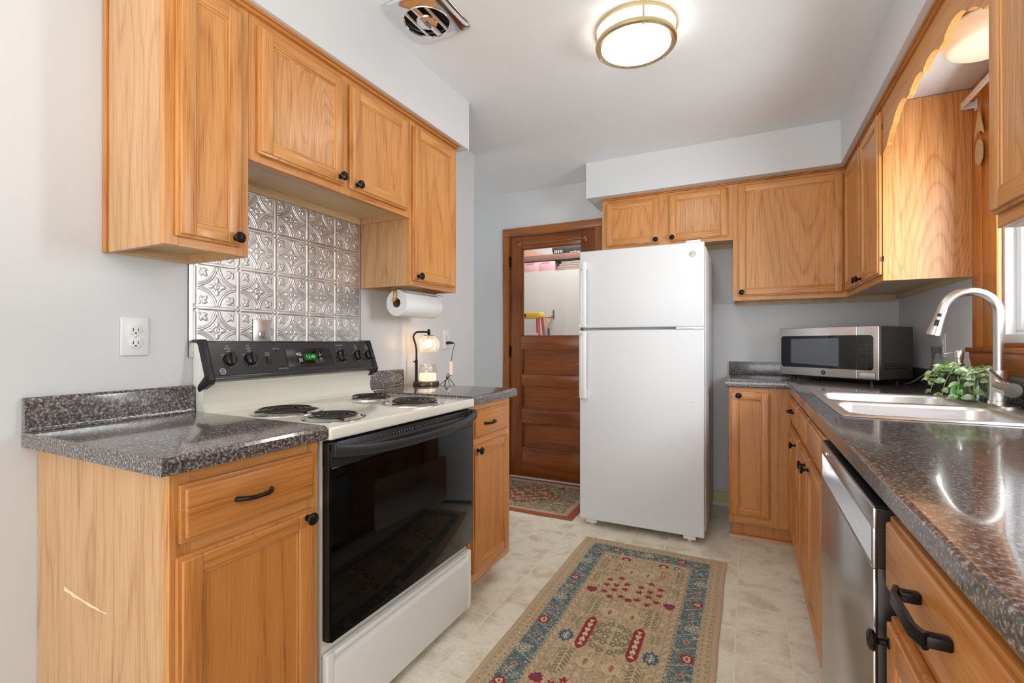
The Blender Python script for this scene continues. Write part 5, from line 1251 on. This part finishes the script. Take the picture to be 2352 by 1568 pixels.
# ------------------------------------------------------------------ rugs
def rugcol(u, v, x0=.379):
    """u,v in metres from the rug's centre line and top edge; returns linear RGB"""
    rng = np.random.RandomState(4)
    T = lambda c: np.array(c[:3])
    col = np.zeros(u.shape+(3,)); col[:] = T(lin(196, 172, 138))
    vm = np.minimum(v, 1.8-v); au = np.abs(u)
    e = np.minimum(x0-au, vm)                                   # distance from edge
    vy = vm
    def put(mask, c, a=1.0):
        k = (mask*a)[..., None] if mask.dtype != bool else (mask.astype(float)*a)[..., None]
        col[:] = col*(1-k)+T(c)*k
    def nz(sc, seed):
        r = np.random.RandomState(seed); nx, ny = int(.8/sc)+3, int(2.0/sc)+3; g = r.rand(nx, ny)
        gx = (u+.4)/sc; gy = (v+.02)/sc; i = np.clip(gx.astype(int), 0, nx-2); j = np.clip(gy.astype(int), 0, ny-2); fx, fy = gx-i, gy-j
        return g[i, j]*(1-fx)*(1-fy)+g[i+1, j]*fx*(1-fy)+g[i, j+1]*(1-fx)*fy+g[i+1, j+1]*fx*fy
    OL, CRM, BR, BL, RD, NV, GR, PK = lin(128, 118, 84), lin(222, 206, 176), lin(150, 122, 90), lin(74, 102, 112), lin(154, 46, 46), lin(60, 66, 88), lin(134, 128, 96), lin(206, 150, 126)
    # coordinates along border
    side = (x0-au) < vm
    s = np.where(side, v, u+10.0)
    jit = (nz(.012, 1)-.5)*.012
    # vine guard
    g1 = (e > .024) & (e < .066)
    ph = s/.062*2*PI
    put(g1 & (np.abs(e-.045-.013*np.sin(ph)+jit*.3) < .0022), BR, .8)
    put(g1 & (((s % .031)-.0155)**2+(e-.045+.012*np.sin(ph))**2 < .0055**2), GR, .8)
    put(g1 & ((((s+.0155) % .031)-.0155)**2+(e-.045+.010*np.sin(ph))**2 < .0035**2), CRM, .8)
    for q in (.024, .066): put(np.abs(e-q) < .0014, BR, .6)
    # blue border
    g2 = (e > .070+.0035*np.sign(np.sin(s/.018*2*PI))) & (e < .158+.003*np.sign(np.sin(s/.022*2*PI+1)))
    put(g2, BL, .95); put(g2 & (np.abs(nz(.016, 14)-.5) < .05), lin(136, 140, 118), .7); put(g2 & (np.abs(nz(.013, 15)-.5) < .04), CRM, .55); put(g2 & (nz(.016, 7) > .66), lin(104, 128, 126), .6); put(g2 & (nz(.010, 8) > .80), lin(150, 152, 120), .8); put(g2 & (nz(.009, 9) > .86), CRM, .8); put(g2 & (nz(.011, 10) > .90), lin(120, 40, 52), .7)
    for q in (.070, .158): put(np.abs(e-q-.0035*np.sign(np.sin(s/.02*2*PI))) < .0014, CRM, .6)
    ec = e-.114
    # stems
    sl = (s % .098)-.049
    put(g2 & (np.abs(sl-ec*.55-.01) < .0016) & (np.abs(ec) < .038), CRM, .75)
    def star(du, dv, r, n, dep, rot=0):
        rr = np.hypot(du, dv); a = np.arctan2(dv, du)+rot; return rr < r*1.08*(1-dep+dep*np.abs(np.cos(a*n/2))+.10*np.sin(a*3+r*900))
    def medal(cx, cy, red):
        for sx in ((-1, 1) if cx else (1,)):
            du = u-cx*sx; dv = vm-cy
            if red: put(star(du, dv, .024, 10, .3), RD, 1); put(star(du, dv, .0125, 8, .2), CRM, 1); put(np.hypot(du, dv) < .006, RD, .9); put(np.abs(np.hypot(du, dv)-.0255) < .0012, PK, .4)
            else:
                put(star(du, dv, .028, 12, .35), CRM, .7); put(star(du, dv, .021, 12, .4, .26), lin(96, 112, 116), .9); put(star(du, dv, .014, 8, .4), CRM, .8); put(np.hypot(du, dv) < .006, BR, 1)
    for k in range(6):
        y = .503+k*.392
        for q, rd in ((y, True), (y-.196, False)):
            if q < .9+.05: medal(.279, q, rd)
    medal(.170, .110, True); medal(0, .112, False)
    # small pink flowers between
    for k in range(14):
        y = .405+k*.196/1
        for off in (0.0,):
            if y < .95:
                for sx in (-1, 1): put(star(u-sx*.268, vm-y, .013, 4, .5), PK, .95); put(star(u-sx*.268, vm-y, .006, 4, .3), lin(110, 36, 40), .9)
    for xx in (.085, -.085, .235, -.235): put(star(u-xx, vm-.115, .013, 4, .5), PK, .9)
    # inner guard
    g3 = (e > .160) & (e < .190)
    for q in (.163, .190): put(np.abs(e-q) < .0013, GR, .65)
    put(g3 & (np.abs(e-.176-.006*np.sin(s/.045*2*PI)) < .0018), BR, .7); put(g3 & (np.abs(s % .045-.022) < .004) & (np.abs(e-.176) < .006), CRM, .7)
    fld = e > .192
    put(fld & (nz(.022, 26) > .62) & (nz(.006, 27) > .55), lin(146, 126, 92), .55)
    put(fld & (np.abs(nz(.020, 28)-.5) < .035), CRM, .6); put(fld & (np.abs(nz(.017, 29)-.5) < .03), OL, .45)
    put(fld & (nz(.014, 21) > .78), CRM, .5); put(fld & (nz(.012, 22) > .80), GR, .5); put(fld & (nz(.007, 24) > .80), BR, .55); put(fld & (nz(.008, 25) > .82), CRM, .5); put(fld & (nz(.03, 23) > .6), lin(188, 160, 126), .4)
    # trellis of stems
    for xx in (.055, .145, .205):
        put(fld & (np.abs(au-xx+.004*np.sin(vm*60)) < .0016) & (np.sin(vm*26+xx*40) > -.1), CRM, .6)
        put(fld & (np.abs(au-xx-.012) < .0013) & (np.sin(vm*23+xx*70+1) > 0), OL, .6)
    put(fld & (np.abs(au) < .0015), CRM, .5)
    for cy in (.245, .375, .66, .76, 1.05):
        put(fld & (np.abs(np.hypot(au-.12, vm-cy)-.035) < .002) & (vm < cy), GR, .7)
    def feather(cx, cy, h_, wd, c, n=7):
        for sx in (-1, 1):
            du = u-sx*cx; dv = vm-cy; put((np.abs(du) < .0012) & (np.abs(dv) < h_), CRM, .8)
            tt = ((dv+np.abs(du)*.9)/(2*h_/n)) % 1
            put((np.abs(du) < wd) & (np.abs(du) > .0025) & (np.abs(dv) < h_) & (tt < .48), c, .95)
    feather(.107, .304, .045, .012, RD); feather(.185, .297, .06, .018, OL); feather(.124, .707, .07, .022, OL); feather(.158, .84, .03, .02, GR, 4)
    feather(.185, .45, .05, .016, GR)
    STARS = [(.117, .449), (.069, .414), (.120, .503), (.077, .490), (.033, .463), (.116, .566), (.077, .535), (.033, .512), (.082, .602), (.035, .581), (.003, .598)]
    for cx, cy in STARS:
        for sx in (-1, 1): put(star(u-sx*cx, vm-cy, .0165, 5, .62, 1.2*sx+cy*20), RD, 1)
    for cx, cy in [(.022, .811), (.054, .826), (.022, .864), (.055, .877), (.024, .917-.02), (.082, .85), (.085, .895)]:
        for sx in (-1, 1): put(star(u-sx*cx*.9, vm-cy, .0155, 5, .4), GR, 1); put(np.hypot(u-sx*cx*.9, vm-cy) < .004, CRM, 1)
    for cx, cy in ((.172, .574),):
        for sx in (-1, 1): put(star(u-sx*cx, vm-cy, .025, 9, .25), RD, 1); put(star(u-sx*cx, vm-cy-.004, .013, 5, .4), lin(92, 76, 120), .8)
    for cx, cy, r_ in ((.1615, .957 if False else .843, .0), (.158, .197, .016)):
        if r_:
            for sx in (-1, 1): put(star(u-sx*cx, vm-cy, r_, 8, .2), BL, 1); put(star(u-sx*cx, vm-cy, r_*.6, 4, .6), CRM, .9)
    for sx in (-1, 1):                                         # blue medallions sit off the mirror line
        for cy in (.957,):
            du, dv = u-sx*.1615, v-cy; rr = np.sqrt((du/.028)**2+(dv/.036)**2); put(rr+.12*np.cos(np.arctan2(dv, du)*10) < 1, BL, 1)
            put((np.abs(du) < .0022) & (np.abs(dv) < .026), CRM, .9)
            tt = ((dv+np.abs(du)*1.1)/.013) % 1; put((np.abs(du) < .015) & (np.abs(dv) < .02) & (tt < .4), CRM, .9)
    for cx, cy in ((.038, .335), (.047, .727)):
        for sx in (-1, 1):
            du, dv = u-sx*cx, vm-cy; rr = np.hypot(du, dv); put(rr < .028, lin(214, 190, 154), .8); put((np.abs(rr-.031) < .0022) & (dv < .01), CRM, .9)
            put((np.abs(du) < .0018) & (np.abs(dv) < .02), RD, 1); tt = ((dv+np.abs(du)*1.0)/.012) % 1; put((np.abs(du) < .010) & (np.abs(dv) < .015) & (tt < .45), RD, 1)
    for sx in (-1, 1):
        du, dv = u-sx*.0945, vm-.205; rr = np.hypot(du, dv); put((np.abs(rr-.018) < .007) & (dv < .010), RD, 1); put((rr < .009), CRM, .6)
        du, dv = u-sx*.096, vm-.90; inside = (np.abs(du) < (.019+.0045*np.abs(np.sin(dv*PI/.012)))*np.clip((.112-np.abs(dv))/.03, 0, 1)**.5); put(inside, RD, 1)
        put((np.abs(du) < .009*np.abs(np.sin(dv*PI/.036))+.001) & (np.abs(dv) < .088), CRM, .95); put((np.abs(du) < .004) & (np.sin(dv*2*PI/.036) > .6) & (np.abs(dv) < .088), lin(90, 80, 66), .8)
    # pile noise
    col *= (1+.16*(rng.rand(*u.shape)-.5)+.10*(nz(.006, 33)-.5))[..., None]
    return np.clip(col, 0, 1)
def make_rug(name, cx, ytop, wd, ln, res, colfn, label, cat, rz=0.0, z=.006, seed=1):
    nu, nv = int(wd/res)+1, int(ln/res)+1
    U, Vv = np.meshgrid(np.linspace(-wd/2, wd/2, nu), np.linspace(0, ln, nv), indexing='ij')
    c = colfn(U, Vv); rng = np.random.RandomState(seed)
    edge = np.minimum(np.minimum(U+wd/2, wd/2-U), np.minimum(Vv, ln-Vv))
    Z = z-.003*np.exp(-(edge/.004)**2)+.0005*rng.rand(*U.shape)+.0008*np.sin(U*9+1)*np.sin(Vv*7)
    wob = .0016*np.sin(Vv*14+seed)
    X = cx+U+wob*(np.abs(U)/wd*2); Y = ytop-Vv+.0016*np.sin(U*19)
    co = np.stack([X, Y, Z], -1).reshape(-1, 3); idx = np.arange(nu*nv).reshape(nu, nv)
    f = np.stack([idx[:-1, :-1], idx[:-1, 1:], idx[1:, 1:], idx[1:, :-1]], -1).reshape(-1, 4)
    cc = np.concatenate([c, np.ones(c.shape[:2]+(1,))], -1).reshape(-1, 4)
    # skirt
    o = mesh_np('pile', co, f, cc, attr_mat(name+'_wool', .95, 0, .6, 900))
    t = thing(name, label, cat, (cx, ytop-ln/2, 0)); o.parent = t; o.data.transform(Matrix.Translation((-cx, -(ytop-ln/2), 0)))
    m = MB(); m.box((cx-wd/2+.002, ytop-ln+.002, .0005), (cx+wd/2-.002, ytop-.002, z-.003)); m.obj('backing', plain('rug_backing', lin(150, 130, 104), .95), t)
    if rz: t.rotation_euler = (0, 0, rz)
    return t
make_rug('runner_rug', 1.193, 2.7236, .758, 1.8, .003, rugcol, 'beige runner rug with blue floral border and red motifs on the tile floor', 'rug')
def matcol(u, v):
    rng = np.random.RandomState(9); col = np.zeros(u.shape+(3,)); T = lambda c: np.array(c[:3]); L_ = .74; W_ = .95
    col[:] = T(lin(150, 132, 106)); e = np.minimum(.475-np.abs(u), np.minimum(v, L_-v)); vv_ = v-L_/2
    def nz(sc, seed):
        r = np.random.RandomState(seed); nx, ny = int(1.0/sc)+3, int(.9/sc)+3; g = r.rand(nx, ny); gx = (u+.5)/sc; gy = v/sc; i = np.clip(gx.astype(int), 0, nx-2); j = np.clip(gy.astype(int), 0, ny-2); fx, fy = gx-i, gy-j
        return g[i, j]*(1-fx)*(1-fy)+g[i+1, j]*fx*(1-fy)+g[i, j+1]*(1-fx)*fy+g[i+1, j+1]*fx*fy
    def put(mask, c, a=1.0): k = (mask.astype(float)*a)[..., None]; col[:] = col*(1-k)+T(c)*k
    RU, DK, CR_, MG = lin(158, 78, 48), lin(74, 58, 46), lin(206, 186, 152), lin(118, 58, 40)
    put(e < .05, RU); put((e > .05) & (e < .085), CR_, .8); s = np.where(.475-np.abs(u) < np.minimum(v, L_-v), v, u+3)
    put((np.abs(e-.058) < .004) & ((s % .014) < .008), DK, .9); put((np.abs(e-.08) < .004) & ((s % .014) < .008), RU, .8); put((np.abs(e-.069) < .005) & ((s % .03) < .012), RU, .6)
    f = e > .088
    a, b_ = np.abs(u), np.abs(vv_); d = a/.27+b_/.20+.06*np.sign(np.sin(u/.03*PI)); put(f & (d < 1), RU, .85); put(f & (np.abs(d-1) < .05), DK, .8); put(f & (np.abs(d-.72) < .04), CR_, .7); put(f & (d < .34), CR_, .6); put(f & (d < .22), DK, .8)
    put(f & (nz(.012, 2) > .70), DK, .7); put(f & (nz(.014, 3) > .74), CR_, .7); put(f & (nz(.016, 4) > .78), MG, .7)
    col *= (1+.2*(rng.rand(*u.shape)-.5))[..., None]
    return np.clip(col, 0, 1)
make_rug('doormat', .18, 3.655, .95, .74, .004, matcol, 'rust-bordered patterned mat on the floor before the wooden door', 'rug', z=.007, seed=3)
